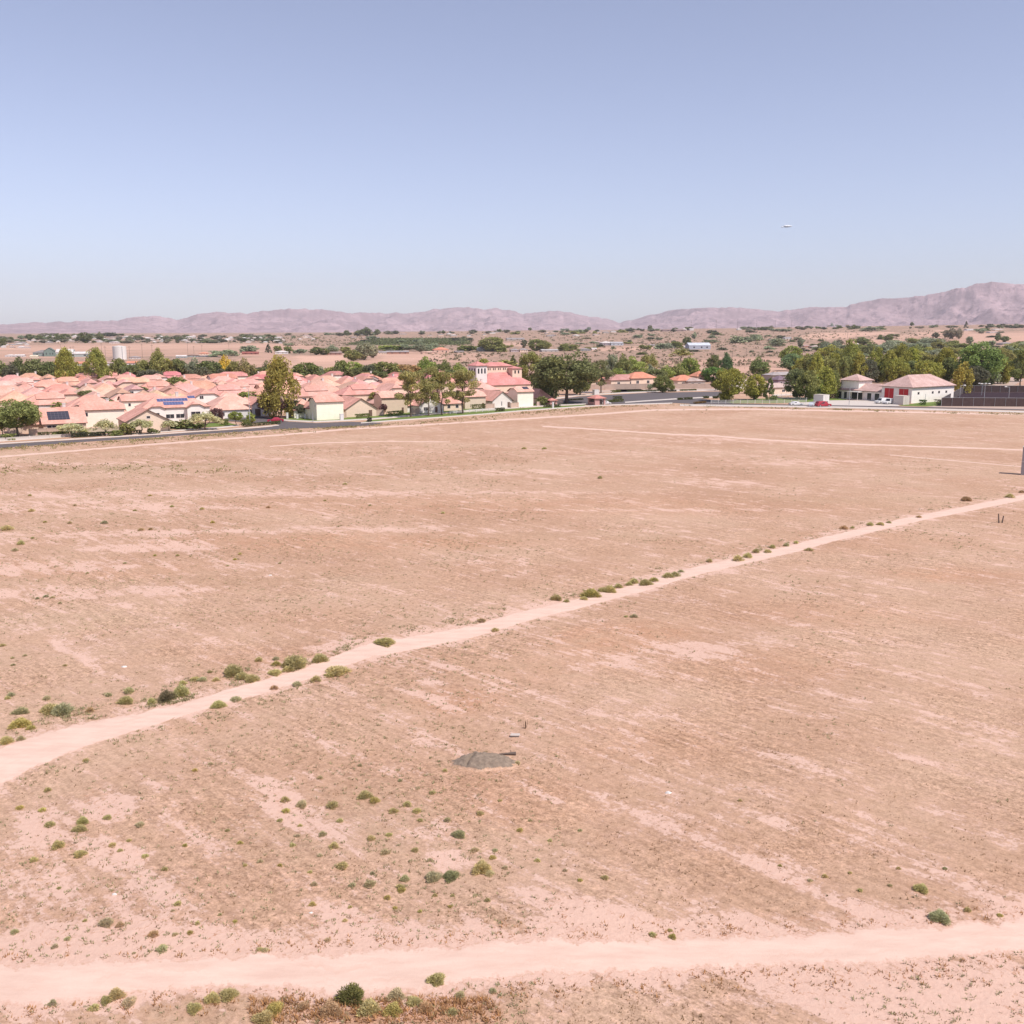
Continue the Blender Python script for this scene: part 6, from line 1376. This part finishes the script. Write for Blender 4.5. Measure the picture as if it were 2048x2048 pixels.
lamp(1918, 812, 771, [1], 'single headed floodlight at the left corner of the court fence'); lamp(1967, 812.5, 768, [-1, 1], 'double headed floodlight in the middle of the court fence'); lamp(2016, 813, 774, [-1], 'thin floodlight at the right of the court'); lamp(1963, 790, 767, [-1, 1], 'floodlight on the far side of the court')
lamp(500, 848, 777, [-1], 'street lamp rising at the side street', 'street_lamp', 1.2, 'street lamp')
lamp(1698, 810, 775, [], 'bare flag pole in front of the fire station', 'flag_pole', 1, 'pole'); lamp(1850, 806, 788, [], 'short post beside the fire station wall', 'post', 1, 'post')

# tall grey block at the right edge of the field
def block():
    p = G(2041, 950); root = empty('concrete_block', p, R(-31)); mb = MB()
    H = (950 - 893) * mpp(p)
    mb.box(0, 3.4, 0, 2.0, -.3, H * .47); mb.build('lower_block', M['greyblock'], root)
    mb = MB(); mb.box(.02, 3.38, .02, 1.98, H * .475, H * .97); mb.build('upper_block', M['greyblock'], root)
    mb = MB(); mb.box(-.04, 3.44, -.04, 2.04, H * .97, H); mb.box(-.02, 3.42, -.02, 2.02, H * .455, H * .478); mb.build('cap', M['concrete'], root)
    tag(root, 'tall grey concrete block cut off by the right edge', 'concrete block')
block()
def stakes():
    for dx, lean, h, lab in ((1998, -.10, 1.5, 'left weathered stake of a leaning pair in the field'), (2004, .08, 1.15, 'right shorter stake of a leaning pair in the field')):
        p = G(dx, 1046); mb = MB(); mb.tube((0, 0, -.1), (lean * 2, 0, h), .11, .09, 7); o = mb.build('stake', M['wood']); o.location = p; tag(o, lab, 'stake')
stakes()

# the grey heap and the things lying beside it
def near_objects():
    c = G(970, 1527); rs = np.random.RandomState(2); k = mpp(c); W = 134 * k / 2; D = 1.3; Hh = .66; n = 70; mb = MB(); rim = []
    for j in range(n):
        for i in range(n):
            u, v = -1.15 + 2.3 * i / (n - 1), -1.15 + 2.3 * j / (n - 1)
            r = math.hypot(u, v) * (1 + .22 * mn.noise(Vector((u * 2, v * 2, 3))) + .10 * mn.noise(Vector((u * 7, v * 7, 3))))
            e = max(0, 1 - r * r) ** .95 * (1.0 - .25 * u)
            z = Hh * e + (.13 * mn.fractal(Vector((u * 5, v * 5, 1)), .7, 2, 6) * min(1.0, max(0.0, (1 - r) * 3.5)))
            gz = abs(u + .42 - .25 * v); z -= .24 * math.exp(-(gz / .05) ** 2) * (v < .3) * min(1.0, max(0.0, (.9 - r) * 5))     # erosion gully
            gz_ = tz(c.x + u * W, c.y + v * D) - c.z
            mb.v.append((u * W, v * D, gz_ + z + .004 - .05 * max(0.0, r - .97))); rim.append(min(1.0, max(0.0, (1 - r) / .25)))
    for j in range(n - 1):
        for i in range(n - 1): a = j * n + i; mb.f.append((a, a + 1, a + n + 1, a + n)); mb.m.append(0)
    m = simple('grey_spoil', (.25, .19, .145), .95, .38, 4.0, bstr=.8)
    nt = m.node_tree; out = [q for q in nt.nodes if q.bl_idname == 'ShaderNodeOutputMaterial'][0]; bs = out.inputs[0].links[0].from_socket
    ae = nd(nt, 'ShaderNodeAttribute', attribute_name='edge'); g4 = nd(nt, 'ShaderNodeNewGeometry'); n4 = nd(nt, 'ShaderNodeTexNoise', i_Scale=4.0, i_Detail=9.0, i_Roughness=.85); L(nt, g4.outputs['Position'], n4.inputs[0])
    f4 = sstep(nt, mth(nt, 'ADD', ae.outputs['Fac'], mth(nt, 'MULTIPLY', mth(nt, 'SUBTRACT', n4.outputs[0], .5), 2.0)), .30, .36)
    pb = out.inputs[0].links[0].from_node; src = pb.inputs['Base Color'].links[0].from_socket
    sc_ = ramp(nt, n4.outputs[0], [(.40, C_DRY0), (.5, C_DRY1), (.60, C_DRY2)]); L(nt, mixc(nt, f4, sc_, src), pb.inputs['Base Color'])
    o = mb.build('spoil_heap', m, smooth=True); at = o.data.attributes.new('edge', 'FLOAT', 'POINT'); at.data.foreach_set('value', np.array(rim, np.float32)); o.location = c; tag(o, 'low grey heap of spoil with a small gully in the near field', 'heap')
    p = G(1022, 1510); mb = MB(); q = Vector((0, 0, .07))
    pts = [(-.85, .05, .06), (-.4, .02, .09), (.1, 0, .12), (.35, -.03, .14)]
    for a, b, r0, r1 in ((0, 1, .04, .07), (1, 2, .07, .11), (2, 3, .11, .13)): mb.tube(pts[a], pts[b], r0, r1, 8)
    mb.tube((0, 0, .12), (-.02, .03, .38), .035, .02, 6); o = mb.build('broken_log', M['wood']); o.location = p; tag(o, 'dark broken log lying behind the grey heap', 'log')
    p = G(1030, 1473); mb = MB(); mb.hexa([(-.36, -.16, .10), (.34, -.18, .10), (.38, .16, .10), (-.32, .17, .10), (-.35, -.15, .19), (.33, -.17, .20), (.37, .15, .19), (-.31, .16, .18)]); mb.box(-.30, .3, -.12, .12, -.02, .10, 1)
    o = mb.build('stone_slab', [M['concrete'], M['wood']]); o.location = p; tag(o, 'white flat slab raised above the soil near the dead plant', 'slab')
    p = G(1050, 1457); mb = MB(); rs2 = random.Random(4)
    for i in range(8):
        a = rs2.uniform(0, 6.28); t = rs2.uniform(.06, .2); h = rs2.uniform(.45, .85); b = Vector((math.cos(a) * .05, math.sin(a) * .05, -.03)); e = Vector((math.cos(a) * (.05 + t), math.sin(a) * t, h)); md = (b + e) / 2 + Vector((math.cos(a) * .05, 0, -.03)); mb.tube(b, md, .02, .016, 5); mb.tube(md, e, .016, .007, 5)
    o = mb.build('dead_plant', M['stem']); o.location = p; tag(o, 'dead plant of upright bare stalks above the white slab', 'plant')
    for px, py, s, lab in ((1337, 1586, .24, 'white scrap of litter right of the grey heap'), (622, 1826, .13, 'white crumpled litter near the lower dirt road'), (229, 1789, .16, 'pale round stone in the lower left field'), (248, 1334, .28, 'white scrap of litter left above the track'), (541, 1151, .26, 'white speck of litter in the upper field'), (1062, 1586, .07, 'tiny white scrap below the grey heap')):
        p = G(px, py); mb = MB(); rr = random.Random(px); ring = [(math.cos(a) * s * rr.uniform(.7, 1.1), math.sin(a) * s * .6 * rr.uniform(.7, 1.1)) for a in [i * .785 for i in range(8)]]
        vs = [(x, y, -.01) for x, y in ring] + [(x * .75, y * .75, s * .35 * rr.uniform(.6, 1.2)) for x, y in ring] + [(0, 0, s * .42)]
        fs = [(i, (i + 1) % 8, 8 + (i + 1) % 8, 8 + i) for i in range(8)] + [(8 + i, 8 + (i + 1) % 8, 16) for i in range(8)]
        mb.add(vs, fs); o = mb.build('stone' if 'stone' in lab else 'litter', M['whitepaint']); o.location = p; tag(o, lab, 'stone' if 'stone' in lab else 'litter')
near_objects()

# ---- vehicles
def car(px, py, heading, color, label, kind_='sedan', scale=1.0):
    p = G(px, py); root = empty('parked_car', p, heading); root.scale = (scale,) * 3
    tall = kind_ in ('suv', 'pickup'); Lh = 2.35 if kind_ != 'pickup' else 2.8; hw = .92; g = .32; hb = .95 if tall else .80; ht = 1.75 if tall else 1.42
    prof = [(-Lh, g), (Lh, g), (Lh, hb - .18), (Lh - .15, hb - .05), (1.25, hb + .02)] 
    if kind_ == 'suv': prof += [(.75, ht - .06), (.3, ht), (-1.9, ht - .04), (-2.2, hb + .1), (-Lh, hb)]
    elif kind_ == 'pickup': prof += [(.95, ht - .05), (.5, ht), (-.5, ht), (-.75, hb + .1), (-Lh, hb + .1)]
    else: prof += [(.45, ht - .06), (.0, ht), (-.9, ht - .03), (-1.6, hb + .08), (-Lh, hb + .02)]
    n = len(prof); mb = MB(); vs = []
    for s in (-1, 1):
        for x, z in prof: vs.append((x, s * (hw if z < hb + .12 else hw * .80), z))
    fs = [tuple(range(n))[::-1], tuple(range(n, 2 * n))] + [(i, (i + 1) % n, n + (i + 1) % n, n + i) for i in range(n)]
    mb.add(vs, fs); b = mb.build('body', [M['paint']], root); b.color = (*color, 1)
    # glass: side panes, windscreen, rear window, each a thin piece proud of the body
    xr, xf = (-1.95, .95) if kind_ == 'suv' else ((-.6, 1.05) if kind_ == 'pickup' else (-1.3, .85))
    for s in (-1, 1):
        mb = MB(); y0, y1 = s * hw * .93, s * hw * .82
        q = [(xr, y0, hb + .12), (xf, y0, hb + .10), (xf - .45, y1, ht - .13), (xr + .15, y1, ht - .13)]; q2 = [(x, y - s * .08, z) for x, y, z in q]
        mb.add(q + q2, [(0, 1, 2, 3), (7, 6, 5, 4), (0, 4, 5, 1), (1, 5, 6, 2), (2, 6, 7, 3), (3, 7, 4, 0)]); mb.build('side_window', M['glass'], root)
    mb = MB(); top = (.75, ht - .1) if kind_ == 'suv' else ((.95, ht - .09) if kind_ == 'pickup' else (.45, ht - .1))
    x0, z0, x1, z1 = 1.27, hb + .06, top[0] + .05, top[1]
    mb.hexa([(x0 - .06, -.7, z0), (x0 + .04, -.7, z0), (x0 + .04, .7, z0), (x0 - .06, .7, z0), (x1 - .06, -.62, z1), (x1 + .04, -.62, z1), (x1 + .04, .62, z1), (x1 - .06, .62, z1)]); mb.build('windscreen', M['glass'], root)
    for sx in (-1, 1):
        for sy in (-1, 1):
            mb = MB(); mb.tube((sx * (Lh - .85), sy * (hw - .2), .34), (sx * (Lh - .85), sy * (hw + .02), .34), .34, .34, 14, 0); mb.tube((sx * (Lh - .85), sy * (hw + .0), .34), (sx * (Lh - .85), sy * (hw + .03), .34), .19, .19, 10, 1); wh = mb.build('wheel', [M['rubber'], M['metal']], root)
            mb = MB(); mb.tube((sx * (Lh - .85), sy * (hw + .028), .34), (sx * (Lh - .85), sy * (hw + .045), .34), .2, .17, 10); mb.build('rim', M['metal'], wh)
    for sy in (-1, 1):
        mb = MB(); mb.box(Lh - .05, Lh + .03, sy * .65 - .18, sy * .65 + .18, hb - .32, hb - .17); mb.build('headlight', M['whitepaint'], root)
        mb = MB(); mb.box(-Lh - .03, -Lh + .05, sy * .72 - .12, sy * .72 + .12, hb - .25, hb - .08); mb.build('tail_light', M['redoor'], root)
    tag(root, label, 'car')
car(551, 844.5, R(195), (.33, .02, .05), 'dark red car parked on the side street under the cottonwood', 'sedan', 1.15)
car(1592, 811, R(10), (.68, .66, .65), 'small white car by the rail fence', 'sedan', 1.2); car(1624, 813, R(60), (.52, .54, .58), 'silver car left of the red one at the fire station', 'sedan', 1.2); car(1646, 813.5, R(14), (.36, .03, .045), 'dark red car parked by the white trailer', 'suv', 1.3)
car(1764, 807, R(205), (.70, .69, .68), 'left of two white trucks by the bay doors', 'suv', 1.35); car(1780, 808, R(215), (.70, .69, .68), 'right of two white trucks by the bay doors', 'pickup', 1.35); car(1213, 808.5, R(8), (.70, .68, .66), 'low white car right of the pink kiosk', 'suv', .8)
def trailer(px, py, w, d, h, rot, label, wheels=True, color=(.66, .62, .58)):
    p = G(px, py); root = empty('box_trailer' if wheels else 'enclosure', p, rot); b0 = .5 if wheels else -.2
    mb = MB(); mb.box(0, w, 0, d, b0, h); b = mb.build('body', [M['paint']], root); b.color = (*color, 1)
    mb = MB(); mb.box(-.05, w + .05, -.05, d + .05, h, h + .12); mb.build('roof', M['concrete'], root)
    mb = MB(); mb.box(w * .3, w * .7, -.06, .02, b0 + .15, h - .35); q = mb.build('door', [M['paint']], root); q.color = tuple(c * .9 for c in color) + (1,)
    if wheels:
        for sx in (.3, .7):
            mb = MB(); mb.tube((w * sx, -.02, .35), (w * sx, .25, .35), .35, .35, 12); mb.build('wheel', M['rubber'], root)
    tag(root, label, 'trailer' if wheels else 'enclosure')
trailer(1646, 806, 4.0, 5.0, 3.3, R(35), 'white box trailer behind the dark red car'); trailer(1806, 810, 4.2, 4.6, 3.6, R(35), 'pale walled enclosure beside the white trucks', False, (.60, .53, .48))
def motorhome(px, py, rot, label):
    p = G(px, py); root = empty('motorhome', p, rot); mb = MB(); mb.box(0, 6.5, 0, 2.3, .6, 3.1); mb.box(6.4, 8.0, .1, 2.2, 1.9, 3.0); b = mb.build('body', [M['paint']], root); b.color = (.72, .70, .69, 1)
    mb = MB(); mb.hexa([(6.5, .15, .5), (8.6, .15, .5), (8.6, 2.15, .5), (6.5, 2.15, .5), (6.5, .15, 1.85), (7.6, .15, 1.85), (7.6, 2.15, 1.85), (6.5, 2.15, 1.85)]); c = mb.build('cab', [M['paint']], root); c.color = (.72, .70, .69, 1)
    for x in (1.0, 3.2): mb = MB(); mb.box(x, x + 1.2, -.05, .02, 1.6, 2.3); mb.build('window', M['glass'], root)
    for x in (1.5, 7.3):
        for y in (.05, 2.0): mb = MB(); mb.tube((x, y, .42), (x, y + .25, .42), .42, .42, 12); mb.build('wheel', M['rubber'], root)
    tag(root, label, 'motorhome')
motorhome(1341, 764, R(25), 'white motorhome parked between the trees behind the beige walls')
motorhome(1222, 762, R(60), 'white camper behind the long beige wall')

# utility cabinet and pillars near the front houses
def cabinet(px, py, w, h, label, col=(.62, .60, .58)):
    p = G(px, py); k = mpp(p); mb = MB(); W = w * k; H = h * k; mb.box(0, W, 0, W * .7, -.1, H); mb.box(-.06, W + .06, -.06, W * .7 + .06, H, H + .1); mb.box(.08, W - .08, -.03, .0, .15, H - .15)
    o = mb.build('utility_cabinet', [M['paint']]); o.location = p; o.rotation_euler = (0, 0, R(30)); o.color = (*col, 1); tag(o, label, 'cabinet')
cabinet(681, 840.5, 7, 12, 'pale green utility cabinet between the cream and the beige gable houses'); cabinet(609, 837.5, 4, 8, 'white pedestal sign on the lawn beside the grey house wall'); cabinet(573, 838, 4, 12, 'slanting white post right of the red car'); cabinet(593, 838, 4, 9, 'grey marker behind the lawn at the grey house wall'); cabinet(1105, 816.5, 3, 12, 'white pillar in front of the small pink kiosk'); cabinet(1189, 790, 11, 10, 'white square box behind the pink kiosk')
lamp(626, 844.5, 825, [], 'small lantern post at the pavement corner', 'lantern', 1, 'lantern')

# ---- houses behind the beige walls
def small_house(px, py, w, d, h, rh, wc, rc, label, ty='hip', rot=R(25), group=None, wn=True, name='house', share=False):
    p = G(px, py); wins = [('-y', 0, w * .2, h * .35, min(1.6, w * .15), h * .35), ('-y', 0, w * .6, h * .35, min(1.6, w * .15), h * .35)] if wn else []
    r = building(name, label, p, rot, [(0, 0, w, d, h, ty, rh)], wc, rc, wins, (), group)
    LABELLED[-1] = (r, share, None)
    return r
OR_ = ROOFC['orange']
for a in [(1168, 776, 12, 10, 3.4, 2.6, B_, OR_, 'orange roofed house left of the rusty tree behind the wall'), (1222, 774, 20, 12, 3.6, 2.6, B_, (.50, .27, .24), 'wide house with greyish pink roof behind the long beige wall'), (1262, 773, 17, 12, 4.4, 3.0, B_, OR_, 'orange roofed house at the right end of the long beige wall'), (1206, 772, 9, 8, 3, 2, B_, OR_, 'small orange roof behind the rusty tree'),
          (1355, 774, 14, 11, 3.4, 2.6, B_, OR_, 'orange roofed house behind the right beige wall'), (1394, 764, 9, 9, 3.4, 2.8, T_, OR_, 'orange roofed house behind the dark green round tree'), (1376, 774, 11, 9, 3.0, 1.6, G_, (.45, .36, .33), 'house with pale flat roof right of the orange one'),
          (1520, 790, 22, 12, 3.2, 1.8, B_, (.52, .40, .36), 'long low beige building behind the conifer'), (1545, 762, 26, 10, 3.4, 1.6, G_, (.40, .36, .36), 'long grey roofed building left of the fire station'), (1556, 773, 8, 8, 3.6, 2.0, (.30, .22, .26), (.22, .16, .20), 'small purple grey shed left of the fire station'), (1470, 778, 12, 8, 3, 2, W_, (.5, .4, .36), 'pale house between the clipped trees'),
          (820, 746, 9, 8, 3.4, 2.0, B_, OR_, 'red roof behind the brown tree'), (868, 766, 15, 10, 3.6, 3.0, B_, RD, 'red roofed house left of the church tower'), (890, 772, 14, 10, 3.6, 3.0, B_, RD, 'red roofed house at the foot of the church tower')]:
    small_house(*a)

# ---- far buildings: px, base, width px, height px, wall, roof, label
GYR = (.34, .31, .31); WHR = (.66, .62, .60); PKR = (.48, .36, .34)
FAR = [
 (66, 713, 34, 12, (.26, .30, .28), (.26, .25, .25), 'low grey green barn wing at the far left'), (88, 713, 20, 17, (.20, .26, .23), (.15, .19, .17), 'tall green gabled barn at the far left'), (112, 714, 32, 15, (.42, .46, .42), WHR, 'white topped block beside the green barn'), (130, 714, 64, 10, (.36, .40, .38), WHR, 'long warehouse with white roof at the far left'),
 (10, 714, 18, 4.5, WHR, WHR, 'left white trailer unit at the far left'), (29, 714, 18, 4.5, WHR, WHR, 'right white trailer unit at the far left'), (60, 716, 14, 5, (.70, .62, .48), (.70, .62, .48), 'cream container before the green barn'),
 (152, 732, 22, 8, WHR, ROOFC['orange'], 'white building with orange roof between the two tall cottonwoods'), (208, 731, 18, 7, WHR, PKR, 'white building left of the water tank'), (254, 731, 22, 8, WHR, ROOFC['orange'], 'white building with orange roof right of the water tank'), (258, 718, 20, 5, WHR, GYR, 'white and grey sheds right of the water tank'),
 (352, 716, 20, 5, (.36, .40, .40), WHR, 'grey metal shed in the middle left distance'), (372, 714, 24, 5, (.38, .40, .40), (.32, .22, .18), 'brown roofed shed in the middle left distance'), (398, 710, 18, 5, B_, ROOFC['orange'], 'small orange roofed house in the middle left distance'), (398, 714, 34, 3, (.4, .42, .42), GYR, 'low grey shed row in the middle left distance'),
 (484, 709, 32, 5, (.34, .15, .13), (.36, .13, .11), 'long dark red barn in the middle left distance'), (550, 708, 26, 6, WHR, WHR, 'white barn beyond the golden cottonwood'), (655, 710, 28, 6, (.36, .2, .17), (.30, .22, .20), 'reddish brown house before the willow'), (755, 709, 18, 6, B_, GYR, 'grey roofed house right of the willow'), (774, 708, 44, 6, (.38, .2, .15), GYR, 'long grey roofed house right of the willow'),
 (868, 707, 30, 12, (.62, .42, .33), ROOFC['orange'], 'orange roofed villa on the far middle slope'), (845, 708, 30, 5, (.66, .46, .36), (.62, .42, .34), 'long peach wall and outbuilding beside the villa'), (910, 706, 18, 4, G_, (.28, .25, .25), 'dark roofed house right of the villa'), (957, 703, 46, 10, (.40, .40, .38), (.42, .43, .42), 'long pale grey roofed house on the far middle slope'), (1022, 704, 16, 6, (.5, .4, .4), GYR, 'small grey roofed house right of the long one'), (1040, 704, 16, 7, B_, GYR, 'second small grey roofed house right of the long one'),
 (1014, 681, 36, 5, G_, GYR, 'low grey house on the tan field below the ridge'), (1084, 704, 34, 5, G_, (.48, .46, .46), 'pale hipped house between two green bushes'), (1160, 702, 22, 5, (.3, .3, .3), GYR, 'dark shed with pale scraps on the slope'), (1184, 700, 10, 4, WHR, WHR, 'tiny white shed on the slope'), (1204, 691, 22, 8, (.30, .26, .28), WHR, 'grey shed with white roof on the slope'), (1222, 691, 26, 7, (.44, .46, .50), (.42, .42, .44), 'blue grey container row on the slope'), (1186, 686, 16, 3, B_, PKR, 'low pink roof on the slope'),
 (1355, 696, 24, 4, (.5, .45, .42), WHR, 'pale low roof left of the blue metal building'), (1378, 699, 46, 13, (.38, .40, .46), (.55, .60, .68), 'blue grey metal building on the right slope'), (1300, 692, 10, 3, (.4, .36, .36), GYR, 'small grey shed by the bushes'), (1325, 663, 50, 5, (.28, .20, .19), (.30, .22, .21), 'long brown building on the crest'), (1366, 661, 8, 4, WHR, WHR, 'white house on the crest, left one'), (1380, 661, 8, 4, WHR, WHR, 'white house on the crest, right one'), (1475, 660, 9, 3, WHR, WHR, 'white house on the crest above the bushes'),
 (1626, 697, 20, 6, (.35, .22, .18), (.55, .45, .42), 'pale hipped house left of the tall trees'), (1608, 694, 12, 4, (.4, .2, .16), PKR, 'red brown house near the far valley'), (1710, 696, 14, 9, WHR, WHR, 'white topped building among the far trees'), (1700, 702, 16, 5, G_, GYR, 'grey building among the far trees'), (1760, 702, 18, 4, G_, PKR, 'pinkish roof behind the fire station trees'), (1725, 706, 20, 4, G_, GYR, 'flat grey roofs behind the fire station trees'), (1570, 679, 14, 5, WHR, GYR, 'white and grey house on the grey slope'), (1540, 682, 12, 4, G_, GYR, 'small grey house on the grey slope'),
 (1935, 661, 16, 3, WHR, WHR, 'low white buildings on the right crest'), (1990, 661, 22, 3, B_, WHR, 'row of pale houses on the right crest'), (2005, 690, 26, 5, G_, GYR, 'grey roofed house at the far right'), (2016, 697, 22, 5, B_, GYR, 'beige house at the far right'), (2012, 726, 16, 5, WHR, WHR, 'white roof between the right edge trees'), (1985, 708, 14, 4, WHR, GYR, 'pale roof at the right between trees'), (2020, 710, 20, 5, B_, PKR, 'pink roof at the right edge'), (1830, 708, 18, 4, G_, GYR, 'grey roof among the bare trees'), (1925, 664, 14, 3, B_, PKR, 'small pinkish house on the right crest'), (1980, 666, 20, 3, WHR, PKR, 'pale long house on the right crest'),
]
def far_building(px, py, wpx, hpx, wc, rc, label, share=False, group='far buildings beyond the estate', ty=None):
    p = G(px, py); k = mpp(p); W = wpx * k; H = hpx * k; d = min(W * .8, 16); h = H * .62; rh = H * .38
    root = empty('far_house', p, R(12)); v = (0, 0, W, d, h, ty or ('hip' if W > 8 and rnd.random() < .5 else 'gx'), rh)
    if 'barn' in label and 'tall' in label: v = (0, 0, W, d, h, 'gy', rh)
    wm, rm = MB(), MB(); wall_vol(wm, *v); roof_vol(rm, *v, .4, .3)
    w = wm.build('wall', [M['stucco']], root); w.color = (*wc, 1); r = rm.build('roof', [M['tile'], M['tile']], root); r.color = (*rc, 1)
    if wpx > 14:
        for f in (.2, .55, .8): window(root, '-y', v, W * f, h * .35, W * .07, h * .35, frame=False)
    tag(root, label, 'building', group, share)
for a in FAR: far_building(*a)
rs_ = random.Random(9)
for i in range(150):
    px = rs_.uniform(0, 560); py = rs_.uniform(674, 687) if px > 60 else rs_.uniform(680, 697); w = rs_.uniform(6, 17); rc = rs_.choice([WHR, WHR, PKR, GYR, (.56, .44, .40)]); wc = rs_.choice([WHR, B_, G_])
    far_building(px, py, w, rs_.uniform(2.6, 4.2), wc, rc, 'tiny pale roofed house in the far left suburb below the mountains', True, 'tiny houses of the far left suburb', 'hip')
for i in range(34):
    px = rs_.uniform(560, 1250); cy = np.interp(px, [c[0] for c in CREST], [c[1] for c in CREST]); py = cy + rs_.uniform(3, 12); w = rs_.uniform(7, 18)
    far_building(px, py, w, rs_.uniform(2.4, 3.6), rs_.choice([B_, G_, W_]), rs_.choice([GYR, PKR, (.42, .34, .33), WHR]), 'tiny dull roofed house on the crest below the middle mountains', True, 'tiny houses of the middle crest', 'hip')

def tank():
    p = G(240, 719); k = mpp(p); r = 13 * k; h = 26 * k; mb = MB(); n = 40; root = empty('water_tank', p)
    vs = [(r * math.cos(2 * math.pi * i / n), r * math.sin(2 * math.pi * i / n), z) for z in (-.5, h) for i in range(n)] + [(0, 0, h + r * .12)]
    fs = [(i, (i + 1) % n, n + (i + 1) % n, n + i) for i in range(n)] + [(n + i, n + (i + 1) % n, 2 * n) for i in range(n)]
    mb.add(vs, fs); b = mb.build('shell', [M['whitepaint']], root)
    mb = MB(); mb.tube((r * .7, -r * .74, 0), (r * .7, -r * .74, h), .3, .3, 6); mb.build('ladder', M['metal'], root)
    tag(root, 'big white cylindrical water tank beyond the tree belt', 'water tank')
tank()
POLES = [(260, 722, 692), (285, 716, 688), (305, 718, 689), (376, 710, 684), (388, 708, 692), (404, 704, 690), (458, 700, 688), (204, 714, 686), (212, 726, 692), (142, 714, 693), (148, 716, 692), (121, 695, 688), (1382, 662, 641), (1432, 661, 640), (1475, 661, 638), (1513, 660, 640), (1550, 659, 641), (1583, 659, 640), (1640, 684, 668), (1645, 686, 665), (1695, 676, 664), (1712, 676, 664), (1465, 716, 695), (1492, 716, 696), (850, 702, 688), (1020, 712, 690), (1998, 668, 656), (1852, 676, 662)]
def poles():
    for px, b, t in POLES:
        p = G(px, b); k = mpp(p); h = (b - t) * k; root = empty('utility_pole', p, R(20)); r = max(.16, .22 * k)
        mb = MB(); mb.tube((0, 0, -.5), (0, 0, h), r, r * .7, 6); mb.build('pole', M['wood'], root)
        mb = MB(); mb.box(-1.3, 1.3, -.1, .1, h - 1.4, h - 1.15); mb.build('crossarm', M['wood'], root)
        tag(root, 'wooden utility pole on the far plain' if px < 1300 else 'utility pole on the far right slope', 'utility pole', 'utility poles in the distance')
poles()

# a scrap of cloud, beyond the haze
def cloud():
    d = FWD + (1573 - 1024) / F * Vector((1, 0, 0)) + (1024 - 453) / F * UP; p = cam.location + d * 26000
    mb = MB(); rr = random.Random(2)
    import bmesh
    bm = bmesh.new()
    for i in range(9):
        x = rr.uniform(-130, 130); s = 1 - abs(x) / 190; b = bmesh.ops.create_icosphere(bm, subdivisions=2, radius=1)
        for v in b['verts']: v.co = Vector((v.co.x * 70 * s + x, v.co.y * 70 * s, v.co.z * 36 * s + rr.uniform(-6, 6) * .2 + (-12 if x < -60 else 6)))
    me = bpy.data.meshes.new('cloud'); bm.to_mesh(me); bm.free()
    m, nt = new_mat('cloud_vapour'); df = nd(nt, 'ShaderNodeBsdfDiffuse'); df.inputs[0].default_value = (.9, .9, .9, 1); tl = nd(nt, 'ShaderNodeBsdfTranslucent'); tl.inputs[0].default_value = (.9, .9, .9, 1); mx = nd(nt, 'ShaderNodeMixShader', i_Fac=.5)
    tp = nd(nt, 'ShaderNodeBsdfTransparent'); m2 = nd(nt, 'ShaderNodeMixShader', i_Fac=.35); L(nt, df.outputs[0], mx.inputs[1]); L(nt, tl.outputs[0], mx.inputs[2]); L(nt, tp.outputs[0], m2.inputs[1]); L(nt, mx.outputs[0], m2.inputs[2])
    o = nd(nt, 'ShaderNodeOutputMaterial'); m3 = nd(nt, "ShaderNodeMixShader", i_Fac=.85); L(nt, tp.outputs[0], m3.inputs[1]); L(nt, df.outputs[0], m3.inputs[2]); L(nt, m3.outputs[0], o.inputs[0]); me.materials.append(m)
    ob = bpy.data.objects.new('cloud', me); COL.objects.link(ob); ob.location = p; kind(ob, 'structure')
cloud()
finalize_labels()
